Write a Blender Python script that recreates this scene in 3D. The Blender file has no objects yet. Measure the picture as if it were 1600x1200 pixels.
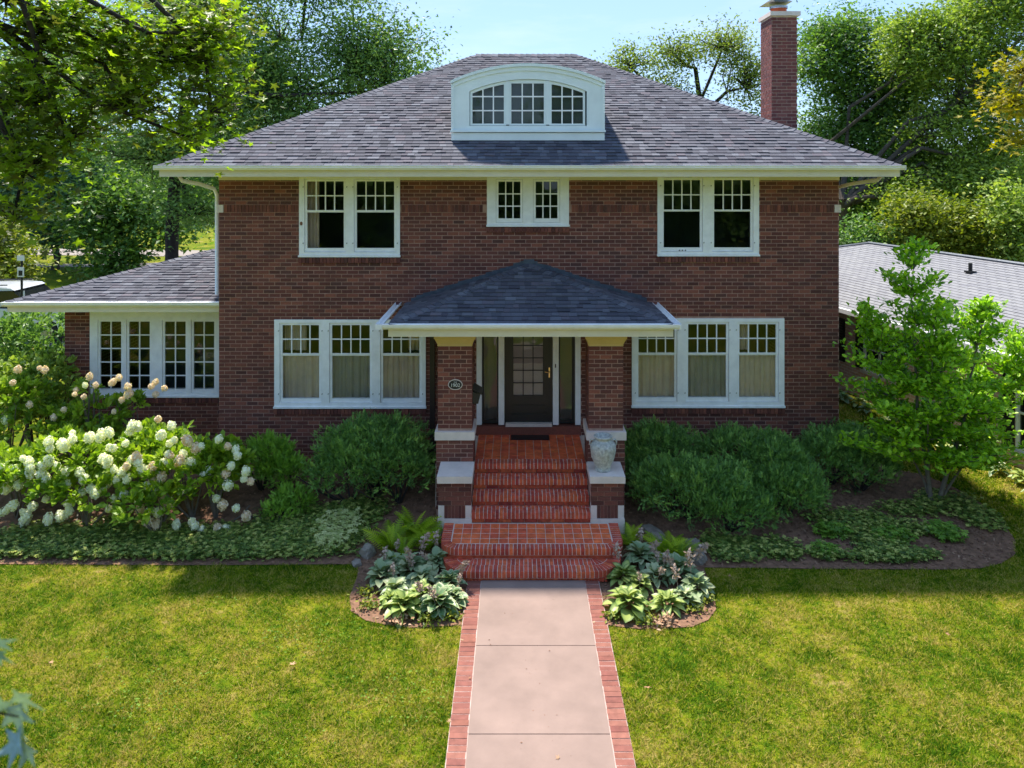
import bpy, bmesh, math, random
import numpy as np
from mathutils import Matrix, Vector
from mathutils.geometry import tessellate_polygon

random.seed(7)
rng = np.random.default_rng(7)
R = math.radians
sc = bpy.context.scene
COL = sc.collection
HC = 6.0            # camera height in metres above the front walk
F = 14.63           # facade plane, metres in front of the camera
AX = 0.225          # symmetry axis of the house front

# ------------------------------------------------------------------ camera, sky, sun, exposure
cam_d = bpy.data.cameras.new('camera'); cam = bpy.data.objects.new('camera', cam_d); COL.objects.link(cam)
cam.location = (0, 0, HC); cam.rotation_euler = (R(90), 0, 0)
cam_d.sensor_width = 36; cam_d.lens = 27.0; cam_d.shift_x = -0.005; cam_d.shift_y = -0.21
cam_d.clip_start = 0.1; cam_d.clip_end = 4000
cam_d.dof.use_dof = True; cam_d.dof.focus_distance = 14.5; cam_d.dof.aperture_fstop = 2.0
sc.camera = cam

SUN_DIR = Vector((.42, -.82, -1.72)).normalized()      # the way the light travels: from behind the house, a little from the left
sun_el = math.asin(-SUN_DIR.z)
world = bpy.data.worlds.new('World'); sc.world = world; world.use_nodes = True
wn = world.node_tree; wn.nodes.clear()
wo = wn.nodes.new('ShaderNodeOutputWorld'); wb = wn.nodes.new('ShaderNodeBackground')
sky = wn.nodes.new('ShaderNodeTexSky'); sky.sky_type = 'NISHITA'; sky.sun_disc = False
sky.sun_elevation = sun_el; sky.sun_rotation = math.atan2(-SUN_DIR.x, -SUN_DIR.y)
sky.air_density = 1.0; sky.dust_density = 0.0; sky.ozone_density = 6.0; sky.altitude = 0
tc = wn.nodes.new('ShaderNodeTexCoord'); mp = wn.nodes.new('ShaderNodeMapping'); mp.inputs['Scale'].default_value = (1.0, 1.0, 4.5)
nz = wn.nodes.new('ShaderNodeTexNoise'); nz.inputs['Scale'].default_value = 2.2; nz.inputs['Detail'].default_value = 7; nz.inputs['Roughness'].default_value = .58
cr = wn.nodes.new('ShaderNodeValToRGB'); cr.color_ramp.elements[0].position = .56; cr.color_ramp.elements[0].color = (0, 0, 0, 1)
cr.color_ramp.elements[1].position = .82; cr.color_ramp.elements[1].color = (.45, .45, .45, 1)
mx = wn.nodes.new('ShaderNodeMix'); mx.data_type = 'RGBA'
L = wn.links.new
L(tc.outputs['Generated'], mp.inputs['Vector']); L(mp.outputs['Vector'], nz.inputs['Vector']); L(nz.outputs['Fac'], cr.inputs['Fac'])
gm = wn.nodes.new('ShaderNodeGamma'); gm.inputs['Gamma'].default_value = .36          # one even grade over the whole sky
tn = wn.nodes.new('ShaderNodeVectorMath'); tn.operation = 'MULTIPLY'; tn.inputs[1].default_value = (.62, .78, 1.03)
L(sky.outputs['Color'], gm.inputs['Color']); L(gm.outputs['Color'], tn.inputs[0])
L(cr.outputs['Color'], mx.inputs[0]); L(tn.outputs['Vector'], mx.inputs[6]); mx.inputs[7].default_value = (1.7, 1.8, 1.9, 1)
L(mx.outputs[2], wb.inputs['Color']); wb.inputs['Strength'].default_value = 0.15; L(wb.outputs[0], wo.inputs['Surface'])

sun_d = bpy.data.lights.new('sun', 'SUN'); sun = bpy.data.objects.new('sun', sun_d); COL.objects.link(sun)
sun_d.energy = 2.0; sun_d.angle = R(2.5); sun_d.color = (1, .93, .82)
sun.rotation_euler = SUN_DIR.to_track_quat('-Z', 'Y').to_euler()
sc.view_settings.view_transform = 'Standard'; sc.view_settings.look = 'None'
sc.view_settings.exposure = 2.2; sc.view_settings.gamma = 1; sc.view_settings.use_curve_mapping = False
sc.render.engine = 'CYCLES'
sc.cycles.max_bounces = 7; sc.cycles.transparent_max_bounces = 12

def W(px, py, d):                      # a point of the photograph (1600x1200) at distance d
    return Vector(((px - 808) / 1200 * d, d, HC - (py - 264) / 1200 * d))
def g(y):                              # the ground: level in front, rising to the house
    y = np.asarray(y, float)
    t = np.clip((y - 11.5) / (14.3 - 11.5), 0, 1)
    return -.03 + .33 * t * t * (3 - 2 * t)

# ------------------------------------------------------------------ materials
def mat(name, stops, rough=.7, noise=0, nscale=8, bump=0, bscale=None, transl=0, tone=True, spec=.35, edge=None, metal=0, ndetail=4, coat=0):
    m = bpy.data.materials.new(name); m.use_nodes = True; nt = m.node_tree; N = nt.nodes; l = nt.links.new
    b = N['Principled BSDF']; b.inputs['Roughness'].default_value = rough; b.inputs['Specular IOR Level'].default_value = spec; b.inputs['Metallic'].default_value = metal
    if coat: b.inputs['Coat Weight'].default_value = coat
    geo = N.new('ShaderNodeNewGeometry')
    if len(stops) == 1:
        rgb = N.new('ShaderNodeRGB'); rgb.outputs[0].default_value = (*stops[0], 1); c = rgb.outputs[0]
    else:
        at = N.new('ShaderNodeAttribute'); at.attribute_name = 'tone'
        oi = N.new('ShaderNodeObjectInfo'); ad = N.new('ShaderNodeMath'); ad.operation = 'ADD'
        l(at.outputs['Fac'], ad.inputs[0])
        if tone == 'obj': l(oi.outputs['Random'], ad.inputs[1])
        else: ad.inputs[1].default_value = 0
        fr = N.new('ShaderNodeMath'); fr.operation = 'FRACT'; l(ad.outputs[0], fr.inputs[0])
        rp = N.new('ShaderNodeValToRGB'); e = rp.color_ramp.elements
        while len(e) < len(stops): e.new(.5)
        for i, s in enumerate(stops):
            e[i].position = i / (len(stops) - 1) if len(s) == 3 else s[3]; e[i].color = (*s[:3], 1)
        l(fr.outputs[0], rp.inputs[0]); c = rp.outputs[0]
    if edge:
        ea = N.new('ShaderNodeAttribute'); ea.attribute_name = 'edge'
        me = N.new('ShaderNodeMix'); me.data_type = 'RGBA'; l(ea.outputs['Fac'], me.inputs[0]); l(c, me.inputs[6]); me.inputs[7].default_value = (*edge, 1); c = me.outputs[2]
    if noise:
        n = N.new('ShaderNodeTexNoise'); n.inputs['Scale'].default_value = nscale; n.inputs['Detail'].default_value = ndetail; n.inputs['Roughness'].default_value = .62
        l(geo.outputs['Position'], n.inputs['Vector'])
        mr = N.new('ShaderNodeMapRange'); mr.inputs[1].default_value = .25; mr.inputs[2].default_value = .75
        mr.inputs[3].default_value = 1 - noise; mr.inputs[4].default_value = 1 + noise; l(n.outputs['Fac'], mr.inputs[0])
        mu = N.new('ShaderNodeVectorMath'); mu.operation = 'SCALE'; l(c, mu.inputs[0]); l(mr.outputs[0], mu.inputs['Scale']); c = mu.outputs[0]
    l(c, b.inputs['Base Color'])
    if bump:
        n2 = N.new('ShaderNodeTexNoise'); n2.inputs['Scale'].default_value = bscale or nscale * 4; n2.inputs['Detail'].default_value = 3
        l(geo.outputs['Position'], n2.inputs['Vector']); bp = N.new('ShaderNodeBump'); bp.inputs['Distance'].default_value = bump; bp.inputs['Strength'].default_value = .8
        l(n2.outputs['Fac'], bp.inputs['Height']); l(bp.outputs[0], b.inputs['Normal'])
    if transl:
        t = N.new('ShaderNodeBsdfTranslucent'); ms = N.new('ShaderNodeMixShader'); ms.inputs[0].default_value = transl
        sc2 = N.new('ShaderNodeVectorMath'); sc2.operation = 'MULTIPLY'; sc2.inputs[1].default_value = (1.5, 1.6, .6); l(c, sc2.inputs[0]); l(sc2.outputs[0], t.inputs['Color'])
        l(b.outputs[0], ms.inputs[1]); l(t.outputs[0], ms.inputs[2]); l(ms.outputs[0], N['Material Output'].inputs[0])
    return m

M = {}
M['brick'] = mat('dark_brick', [(0.088, 0.031, 0.026), (0.171, 0.053, 0.040), (0.120, 0.040, 0.033), (0.207, 0.070, 0.050), (0.099, 0.041, 0.035), (0.187, 0.061, 0.046), (0.281, 0.093, 0.061), (0.140, 0.044, 0.034)], .8, .22, 40, .002, 160, tone='obj')
M['mortar'] = mat('mortar', [(0.425, 0.256, 0.200)], .95, .25, 6)
M['chimney_brick'] = mat('chimney_brick', [(0.162, 0.045, 0.043), (0.218, 0.067, 0.056), (0.138, 0.045, 0.043), (0.267, 0.099, 0.080)], .8, .2, 40, .002, 160)
M['step_brick'] = mat('red_step_brick', [(0.454, 0.065, 0.040), (0.605, 0.108, 0.050), (0.378, 0.057, 0.044), (0.696, 0.157, 0.055), (0.515, 0.079, 0.045)], .85, .42, 11, .0015, 120, tone='obj')
M['step_mortar'] = mat('pale_step_mortar', [(0.680, 0.561, 0.476)], .9, .2, 9)
M['tile'] = mat('quarry_tile', [(0.721, 0.133, 0.045), (0.800, 0.177, 0.055), (0.638, 0.107, 0.050), (0.763, 0.152, 0.050)], .7, .38, 8, .001, 60, tone='obj')
M['paver'] = mat('path_brick', [(0.225, 0.075, 0.057), (0.272, 0.108, 0.078), (0.197, 0.064, 0.051), (0.245, 0.090, 0.060)], .8, .25, 12, .0015, 120, tone='obj')
M['paver_mortar'] = mat('path_mortar', [(0.450, 0.342, 0.306)], .9, .25, 9)
M['concrete'] = mat('path_concrete', [(0.267, 0.189, 0.158)], .85, .17, 1.9, .0012, 220, ndetail=11)
M['stone'] = mat('cast_stone', [(0.735, 0.630, 0.567)], .8, .12, 5, .001, 180)
M['shingle'] = mat('asphalt_shingle', [(0.047, 0.049, 0.064), (0.101, 0.104, 0.128), (0.068, 0.067, 0.085), (0.153, 0.158, 0.185), (0.085, 0.082, 0.102), (0.118, 0.120, 0.144), (0.057, 0.056, 0.075), (0.135, 0.120, 0.141)], .9, .18, 90, .002, 500, tone='obj')
M['roof_deck'] = mat('roof_underlay', [(.035, .033, .038)], .95)
M['white'] = mat('white_paint', [(0.900, 0.900, 0.900)], .5, .10, 5, 0)
M['cream'] = mat('cream_paint', [(0.726, 0.660, 0.506)], .5, .06, 4)
M['ochre'] = mat('ochre_paint', [(0.638, 0.462, 0.187)], .5, .08, 4)
M['dormer_paint'] = mat('dormer_paint', [(0.756, 0.829, 0.829)], .45, .06, 3)
M['black_paint'] = mat('black_door_paint', [(.026, .028, .030)], .35, .1, 3)
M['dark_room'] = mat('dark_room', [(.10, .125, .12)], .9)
M['curtain'] = mat('curtain_cloth', [(.84, .70, .62)], .9, .1, 5, transl=.25)
M['sheer'] = mat('grey_sheer_cloth', [(.50, .46, .43)], .9, .1, 5, transl=.25)
M['brown_metal'] = mat('brown_metal', [(.035, .022, .02)], .4)
M['lead'] = mat('grey_flashing', [(.085, .10, .125)], .5, .3, 12, metal=.2)
M['copper'] = mat('copper_edge', [(.22, .10, .06)], .5, .3, 10)
M['dark_metal'] = mat('black_metal', [(.02, .02, .022)], .35)
M['steel'] = mat('galvanised', [(.40, .41, .42)], .35, .2, 8, metal=.8)
M['brass'] = mat('brass', [(.65, .5, .28)], .25, metal=1)
M['soil'] = mat('bark_mulch', [(0.218, 0.118, 0.073)], .95, .5, 9, .02, 50, ndetail=9)
M['mulch'] = mat('mulch_chip', [(0.168, 0.081, 0.050), (0.300, 0.162, 0.105), (0.113, 0.057, 0.039), (0.412, 0.259, 0.166)], .95)
M['bark'] = mat('tree_bark', [(.075, .062, .05)], .95, .4, 9, .01, 40)
M['dark_bark'] = mat('dark_tree_bark', [(.035, .028, .026)], .95, .4, 9, .01, 40)
M['pale_bark'] = mat('pale_bark', [(.17, .145, .12)], .9, .3, 9, .006, 40)
M['rock'] = mat('field_stone', [(.26, .22, .18)], .9, .35, 7, .02, 18)
M['road'] = mat('road_surface', [(0.194, 0.173, 0.167)], .9, .12, 1.2)
M['sidewalk'] = mat('sidewalk_concrete', [(0.271, 0.233, 0.207)], .9, .12, 1.5)
M['urn'] = mat('glazed_urn', [(.46, .46, .42)], .45, .5, 22, .012, 26)
M['car'] = mat('car_paint', [(.62, .65, .68)], .25, coat=.6)
M['car_glass'] = mat('car_glass', [(.012, .014, .016)], .08, spec=.6)
M['tyre'] = mat('tyre_rubber', [(.02, .02, .02)], .8)
M['sign_white'] = mat('sign_white', [(.75, .75, .72)], .5)
M['nbrick'] = None

def leafmat(name, stops, rough=.5, transl=.35, **k): return mat(name, stops, rough, transl=transl, **k)
M['oak'] = leafmat('oak_leaf', [(0.037, 0.089, 0.026), (0.093, 0.182, 0.048), (0.155, 0.276, 0.077), (0.266, 0.391, 0.122), (0.406, 0.517, 0.202)], .42)
M['dkgreen'] = leafmat('dark_leaf', [(0.034, 0.083, 0.025), (0.086, 0.176, 0.042), (0.150, 0.276, 0.055), (0.286, 0.420, 0.075)], .45)
M['bluegreen'] = leafmat('blue_green_leaf', [(0.033, 0.088, 0.052), (0.078, 0.166, 0.083), (0.155, 0.265, 0.130)], .5)
M['ltgreen'] = leafmat('light_leaf', [(0.052, 0.109, 0.019), (0.121, 0.206, 0.030), (0.224, 0.323, 0.053), (0.343, 0.429, 0.087), (0.446, 0.506, 0.128)], .5)
M['yellowgreen'] = leafmat('yellow_green_leaf', [(0.055, 0.092, 0.010), (0.129, 0.184, 0.016), (0.239, 0.276, 0.023), (0.350, 0.350, 0.039)], .5)
M['olive'] = leafmat('olive_leaf', [(0.062, 0.104, 0.028), (0.148, 0.211, 0.043), (0.247, 0.321, 0.068), (0.370, 0.420, 0.097)], .5)
M['yellow'] = leafmat('yellow_leaf', [(0.158, 0.173, 0.007), (0.302, 0.259, 0.007), (0.396, 0.302, 0.014)], .5, .45)
M['maple'] = leafmat('maple_leaf', [(0.063, 0.062, 0.022), (0.098, 0.110, 0.024), (0.138, 0.206, 0.022), (0.253, 0.386, 0.022), (0.483, 0.618, 0.030)], .4, .55)
M['magnolia'] = leafmat('magnolia_leaf', [(0.083, 0.172, 0.014), (0.186, 0.362, 0.016), (0.352, 0.599, 0.025), (0.622, 0.800, 0.048)], .42, .35)
M['yew'] = leafmat('yew_needle', [(0.037, 0.099, 0.026), (0.102, 0.220, 0.053), (0.212, 0.383, 0.077), (0.442, 0.625, 0.121)], .5, .15)
M['juniper'] = leafmat('light_yew_needle', [(0.079, 0.172, 0.025), (0.198, 0.380, 0.038), (0.356, 0.586, 0.062)], .5, .15)
M['hyd_leaf'] = leafmat('hydrangea_leaf', [(0.066, 0.139, 0.013), (0.165, 0.281, 0.024), (0.307, 0.438, 0.033), (0.547, 0.616, 0.067)], .45)
M['hyd_flower'] = mat('hydrangea_flower', [(0.800, 0.775, 0.660), (0.930, 0.918, 0.880), (0.930, 0.928, 0.930), (0.840, 0.857, 0.682)], .8, transl=.25)
M['hyd_pink'] = mat('pink_hydrangea_flower', [(0.759, 0.575, 0.483), (0.920, 0.759, 0.676), (0.930, 0.851, 0.773), (0.690, 0.529, 0.386)], .8, transl=.25)
M['pachy'] = leafmat('pachysandra_leaf', [(0.050, 0.102, 0.017), (0.123, 0.203, 0.032), (0.269, 0.359, 0.068), (0.605, 0.593, 0.171)], .35, .15)
M['pachy_bright'] = leafmat('bright_groundcover_leaf', [(0.080, 0.176, 0.020), (0.160, 0.320, 0.034), (0.288, 0.448, 0.061)], .4, .2)
M['varieg'] = leafmat('variegated_leaf', [(0.345, 0.418, 0.128), (0.517, 0.550, 0.224), (0.632, 0.638, 0.304)], .5, .2)
M['fern'] = leafmat('fern_frond', [(0.164, 0.267, 0.013), (0.300, 0.424, 0.021), (0.519, 0.624, 0.034)], .5, .4)
M['hosta_blue'] = leafmat('blue_hosta_leaf', [(0.197, 0.283, 0.140), (0.314, 0.398, 0.203), (0.498, 0.523, 0.294)], .38, .15, tone='obj')
M['hosta_yellow'] = leafmat('yellow_hosta_leaf', [(0.374, 0.439, 0.106), (0.486, 0.543, 0.176), (0.299, 0.397, 0.088)], .4, .2, edge=(.10, .19, .045), tone='obj')
M['hosta_cream'] = leafmat('cream_edged_hosta_leaf', [(0.088, 0.186, 0.076), (0.126, 0.253, 0.101), (0.176, 0.293, 0.126)], .4, .2, edge=(.55, .58, .34), tone='obj')
M['hosta_stalk'] = mat('dry_hosta_flower', [(0.408, 0.294, 0.230), (0.552, 0.420, 0.340), (0.360, 0.231, 0.128)], .9)
M['fallen'] = mat('dry_leaf', [(.42, .24, .13), (.50, .34, .22), (.32, .16, .08)], .8, tone='obj')
M['near_leaf'] = mat('blue_grey_leaf', [(.22, .33, .38), (.28, .38, .40), (.18, .30, .30)], .45, .25, 30, transl=.15, tone='obj')

def pos_ramp(name, layers, rough=.9, attr=0.0, transl=0, bump=0):
    """colour from world-position noise: the lawn"""
    m = bpy.data.materials.new(name); m.use_nodes = True; nt = m.node_tree; N = nt.nodes; l = nt.links.new
    b = N['Principled BSDF']; b.inputs['Roughness'].default_value = rough; b.inputs['Specular IOR Level'].default_value = .08
    geo = N.new('ShaderNodeNewGeometry'); v = None
    for sc_, w_ in ((.7, .45), (2.6, .35), (11, .30)):
        n = N.new('ShaderNodeTexNoise'); n.inputs['Scale'].default_value = sc_; n.inputs['Detail'].default_value = 4; n.inputs['Roughness'].default_value = .6
        l(geo.outputs['Position'], n.inputs['Vector']); mu = N.new('ShaderNodeMath'); mu.operation = 'MULTIPLY'; mu.inputs[1].default_value = w_; l(n.outputs['Fac'], mu.inputs[0])
        if v is None: v = mu.outputs[0]
        else:
            ad = N.new('ShaderNodeMath'); l(v, ad.inputs[0]); l(mu.outputs[0], ad.inputs[1]); v = ad.outputs[0]
    if attr:
        at = N.new('ShaderNodeAttribute'); at.attribute_name = 'tone'; mu = N.new('ShaderNodeMath'); mu.operation = 'MULTIPLY_ADD'
        l(at.outputs['Fac'], mu.inputs[0]); mu.inputs[1].default_value = attr; l(v, mu.inputs[2])
        sb = N.new('ShaderNodeMath'); sb.operation = 'SUBTRACT'; l(mu.outputs[0], sb.inputs[0]); sb.inputs[1].default_value = attr / 2; v = sb.outputs[0]
    rp = N.new('ShaderNodeValToRGB'); e = rp.color_ramp.elements
    while len(e) < len(layers): e.new(.5)
    for i, (p, c) in enumerate(layers): e[i].position = p; e[i].color = (*c, 1)
    l(v, rp.inputs[0]); c = rp.outputs[0]; l(c, b.inputs['Base Color'])
    if bump:
        n2 = N.new('ShaderNodeTexNoise'); n2.inputs['Scale'].default_value = 60; l(geo.outputs['Position'], n2.inputs['Vector'])
        bp = N.new('ShaderNodeBump'); bp.inputs['Distance'].default_value = bump; l(n2.outputs['Fac'], bp.inputs['Height']); l(bp.outputs[0], b.inputs['Normal'])
    if transl:
        t = N.new('ShaderNodeBsdfTranslucent'); l(c, t.inputs['Color']); ms = N.new('ShaderNodeMixShader'); ms.inputs[0].default_value = transl
        l(b.outputs[0], ms.inputs[1]); l(t.outputs[0], ms.inputs[2]); l(ms.outputs[0], N['Material Output'].inputs[0])
    return m
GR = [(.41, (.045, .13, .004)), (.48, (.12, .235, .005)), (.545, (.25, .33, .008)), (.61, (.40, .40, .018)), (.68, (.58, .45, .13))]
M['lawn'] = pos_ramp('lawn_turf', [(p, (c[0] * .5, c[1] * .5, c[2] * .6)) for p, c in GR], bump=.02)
M['blade'] = pos_ramp('grass_blade', GR, .6, .40, .35)

def glass_mat():
    m = bpy.data.materials.new('window_glass'); m.use_nodes = True; N = m.node_tree.nodes; l = m.node_tree.links.new
    N.remove(N['Principled BSDF']); gl = N.new('ShaderNodeBsdfGlossy'); gl.inputs['Roughness'].default_value = .015
    tr = N.new('ShaderNodeBsdfTransparent'); tr.inputs['Color'].default_value = (.96, .97, .97, 1)
    fr = N.new('ShaderNodeFresnel'); fr.inputs['IOR'].default_value = 1.45
    mu = N.new('ShaderNodeMath'); mu.operation = 'MULTIPLY_ADD'; mu.inputs[1].default_value = .75; mu.inputs[2].default_value = .0; l(fr.outputs[0], mu.inputs[0])
    ms = N.new('ShaderNodeMixShader'); l(mu.outputs[0], ms.inputs[0]); l(tr.outputs[0], ms.inputs[1]); l(gl.outputs[0], ms.inputs[2]); l(ms.outputs[0], N['Material Output'].inputs[0])
    # faint unevenness of old glass
    geo = N.new('ShaderNodeNewGeometry'); n = N.new('ShaderNodeTexNoise'); n.inputs['Scale'].default_value = 3.5; l(geo.outputs['Position'], n.inputs['Vector'])
    bp = N.new('ShaderNodeBump'); bp.inputs['Distance'].default_value = .006; bp.inputs['Strength'].default_value = .5; l(n.outputs['Fac'], bp.inputs['Height']); l(bp.outputs[0], gl.inputs['Normal'])
    return m
M['glass'] = glass_mat()

def brick_tex(name, c1, c2, cm, sx, sy, vec='pos'):
    m = bpy.data.materials.new(name); m.use_nodes = True; N = m.node_tree.nodes; l = m.node_tree.links.new; b = N['Principled BSDF']; b.inputs['Roughness'].default_value = .85
    at = N.new('ShaderNodeUVMap'); at.uv_map = 'UVMap'
    t = N.new('ShaderNodeTexBrick'); t.inputs['Scale'].default_value = 1; t.inputs['Brick Width'].default_value = sx; t.inputs['Row Height'].default_value = sy
    t.inputs['Mortar Size'].default_value = .008; t.inputs['Color1'].default_value = (*c1, 1); t.inputs['Color2'].default_value = (*c2, 1); t.inputs['Mortar'].default_value = (*cm, 1); t.inputs['Bias'].default_value = 0
    l(at.outputs[0], t.inputs['Vector']); l(t.outputs['Color'], b.inputs['Base Color'])
    bp = N.new('ShaderNodeBump'); bp.invert = True; bp.inputs['Distance'].default_value = .008; l(t.outputs['Fac'], bp.inputs['Height']); l(bp.outputs[0], b.inputs['Normal'])
    return m
M['nbrick'] = brick_tex('pink_brick', (.66, .36, .28), (.76, .46, .36), (.80, .70, .62), .2125, .0735)
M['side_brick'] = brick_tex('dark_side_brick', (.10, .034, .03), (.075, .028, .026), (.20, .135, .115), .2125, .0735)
M['nroof'] = brick_tex('grey_ranch_shingle', (.25, .25, .26), (.19, .19, .21), (.09, .09, .10), .30, .14)

# ------------------------------------------------------------------ mesh building
class MB:
    def __init__(s): s.v = []; s.f = []; s.n = 0; s.t = []; s.e = []; s.uv = None
    def add(s, v, f, tone=0., edge=None):
        v = np.asarray(v, float).reshape(-1, 3); f = [np.asarray(f, int)] if not isinstance(f, list) else [np.asarray(q, int).reshape(1, -1) if np.ndim(q) == 1 else np.asarray(q, int) for q in f]
        for q in f: s.f.append(q + s.n)
        s.v.append(v); s.n += len(v)
        s.t.append(np.broadcast_to(np.asarray(tone, float), (len(v),)))
        s.e.append(np.zeros(len(v)) if edge is None else np.asarray(edge, float))
    def box(s, x0, x1, y0, y1, z0, z1, tone=0., back=True):
        v = [(x0, y0, z0), (x1, y0, z0), (x1, y1, z0), (x0, y1, z0), (x0, y0, z1), (x1, y0, z1), (x1, y1, z1), (x0, y1, z1)]
        f = [(0, 1, 5, 4), (1, 2, 6, 5), (3, 0, 4, 7), (4, 5, 6, 7), (3, 2, 1, 0)]
        if back: f.append((2, 3, 7, 6))
        s.add(v, np.array(f), tone)
    def prism(s, x0, x1, y0, y1, zb0, zb1, zt0, zt1, tone=0.):
        v = [(x0, y0, zb0), (x1, y0, zb1), (x1, y1, zb1), (x0, y1, zb0), (x0, y0, zt0), (x1, y0, zt1), (x1, y1, zt1), (x0, y1, zt0)]
        s.add(v, np.array([(0, 1, 5, 4), (1, 2, 6, 5), (2, 3, 7, 6), (3, 0, 4, 7), (4, 5, 6, 7), (3, 2, 1, 0)]), tone)
    def tube(s, pts, rad, n=8, tone=0.):
        pts = [Vector(p) for p in pts]; k = len(pts)
        if np.isscalar(rad): rad = [rad] * k
        V = []; up = Vector((.13, .31, 1)).normalized()
        for i, p in enumerate(pts):
            d = (pts[min(i + 1, k - 1)] - pts[max(i - 1, 0)]).normalized()
            a = d.cross(up if abs(d.dot(up)) < .95 else Vector((1, 0, 0))).normalized(); b = d.cross(a)
            for j in range(n):
                q = 2 * math.pi * j / n; V.append(p + (a * math.cos(q) + b * math.sin(q)) * rad[i])
        Fs = [(i * n + j, i * n + (j + 1) % n, (i + 1) * n + (j + 1) % n, (i + 1) * n + j) for i in range(k - 1) for j in range(n)]
        s.add([tuple(v) for v in V], np.array(Fs), tone)
        s.f.append(np.array([list(range(n))]) + s.n - k * n); s.f.append(np.array([list(range(n))[::-1]]) + s.n - n)
    def lathe(s, c, prof, n=24, tone=0.):
        V = [(c[0] + r * math.cos(2 * math.pi * j / n), c[1] + r * math.sin(2 * math.pi * j / n), c[2] + z) for r, z in prof for j in range(n)]
        s.add(V, np.array([(i * n + j, i * n + (j + 1) % n, (i + 1) * n + (j + 1) % n, (i + 1) * n + j) for i in range(len(prof) - 1) for j in range(n)]), tone)
    def scatter(s, T, TF, Rm, P, tone, edge=None):
        T = np.asarray(T, float); TF = [np.asarray(q) for q in (TF if isinstance(TF, list) else [TF])]; N = len(P); n = len(T)
        V = np.einsum('nij,kj->nki', Rm, T) + np.asarray(P)[:, None, :]
        off = (np.arange(N) * n)[:, None, None]
        for q in TF: s.f.append((q[None] + off).reshape(-1, q.shape[1]) + s.n)
        s.v.append(V.reshape(-1, 3)); s.n += N * n
        s.t.append(np.repeat(np.asarray(tone, float), n)); s.e.append(np.tile(np.zeros(n) if edge is None else np.asarray(edge, float), N))
    def mesh(s, name, base=(0, 0, 0), smooth=False):
        me = bpy.data.meshes.new(name)
        V = (np.concatenate(s.v) - np.asarray(base, float)).astype('f4')
        lt = np.concatenate([np.full(len(q), q.shape[1]) for q in s.f]).astype('i4'); li = np.concatenate([q.ravel() for q in s.f]).astype('i4')
        me.vertices.add(len(V)); me.vertices.foreach_set('co', V.ravel()); me.loops.add(len(li)); me.loops.foreach_set('vertex_index', li)
        me.polygons.add(len(lt)); ls = np.zeros(len(lt), 'i4'); ls[1:] = np.cumsum(lt)[:-1]; me.polygons.foreach_set('loop_start', ls); me.polygons.foreach_set('loop_total', lt)
        me.polygons.foreach_set('use_smooth', np.full(len(lt), smooth, bool))
        me.update(calc_edges=True)
        a = me.attributes.new('tone', 'FLOAT', 'POINT'); a.data.foreach_set('value', np.concatenate(s.t).astype('f4'))
        E = np.concatenate(s.e)
        if E.any(): a = me.attributes.new('edge', 'FLOAT', 'POINT'); a.data.foreach_set('value', E.astype('f4'))
        return me
def uv_box(me, k=1.0):       # metric box projection for the brick textures
    uv = me.uv_layers.new(name='UVMap')
    for p in me.polygons:
        n = p.normal
        for li in p.loop_indices:
            c = me.vertices[me.loops[li].vertex_index].co
            if abs(n.z) > .7: u, v = c.x, c.y
            elif abs(n.x) > abs(n.y): u, v = c.y, c.z
            else: u, v = c.x, c.z
            uv.data[li].uv = (u * k, v * k)

class Thing:
    def __init__(s, name, label, cat, base, group=None):
        s.o = bpy.data.objects.new(name, None); COL.objects.link(s.o); s.b = Vector(base); s.o.location = s.b
        s.o.empty_display_size = .2
        s.o['label'] = label; s.o['category'] = cat
        if group: s.o['group'] = group
    def part(s, name, mb, m, parent=None, label=None, kind=None, smooth=False):
        me = mb if isinstance(mb, bpy.types.Mesh) else mb.mesh(name, s.b, smooth); me.materials.clear(); me.materials.append(M[m])
        o = bpy.data.objects.new(name, me); COL.objects.link(o); o.parent = parent or s.o
        if label: o['label'] = label
        if kind: o['kind'] = kind
        return o
    def inst(s, name, me, mw, parent=None):
        o = bpy.data.objects.new(name, me); COL.objects.link(o); o.parent = parent or s.o
        o.matrix_local = Matrix.Translation(-s.b) @ mw; return o
def struct(name, me_or_mb, m, label=None, kind='structure', smooth=False):
    me = me_or_mb if isinstance(me_or_mb, bpy.types.Mesh) else me_or_mb.mesh(name, smooth=smooth)
    me.materials.append(M[m]); o = bpy.data.objects.new(name, me); COL.objects.link(o); o['kind'] = kind
    if label: o['label'] = label
    return o
def single(name, mb, m, label, cat, base, group=None, kind=None, smooth=False):
    me = mb.mesh(name, base, smooth); me.materials.append(M[m]); o = bpy.data.objects.new(name, me); COL.objects.link(o); o.location = base
    o['label'] = label; o['category'] = cat
    if group: o['group'] = group
    if kind: o['kind'] = kind
    return o
def unit_box_mesh(name, m, bevel=0):
    mb = MB(); mb.box(-.5, .5, -.5, .5, -.5, .5); me = mb.mesh(name); me.materials.append(M[m]); return me
def TS(x0, x1, y0, y1, z0, z1):
    return Matrix.Translation(((x0 + x1) / 2, (y0 + y1) / 2, (z0 + z1) / 2)) @ Matrix.Diagonal((x1 - x0, y1 - y0, z1 - z0, 1))
def cells(x0, x1, z0, z1, holes):
    xs = sorted({x0, x1, *[min(max(h[i], x0), x1) for h in holes for i in (0, 1)]}); zs = sorted({z0, z1, *[min(max(h[i], z0), z1) for h in holes for i in (2, 3)]})
    out = []
    for a, b in zip(zs[:-1], zs[1:]):
        run = None
        for c, d in zip(xs[:-1], xs[1:]):
            mx_, mz_ = (c + d) / 2, (a + b) / 2
            inh = any(h[0] < mx_ < h[1] and h[2] < mz_ < h[3] for h in holes)
            if inh or d - c < 1e-6:
                if inh and run: out.append((*run, a, b)); run = None
            else: run = (run[0], d) if run else (c, d)
        if run: out.append((*run, a, b))
    return out
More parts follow.
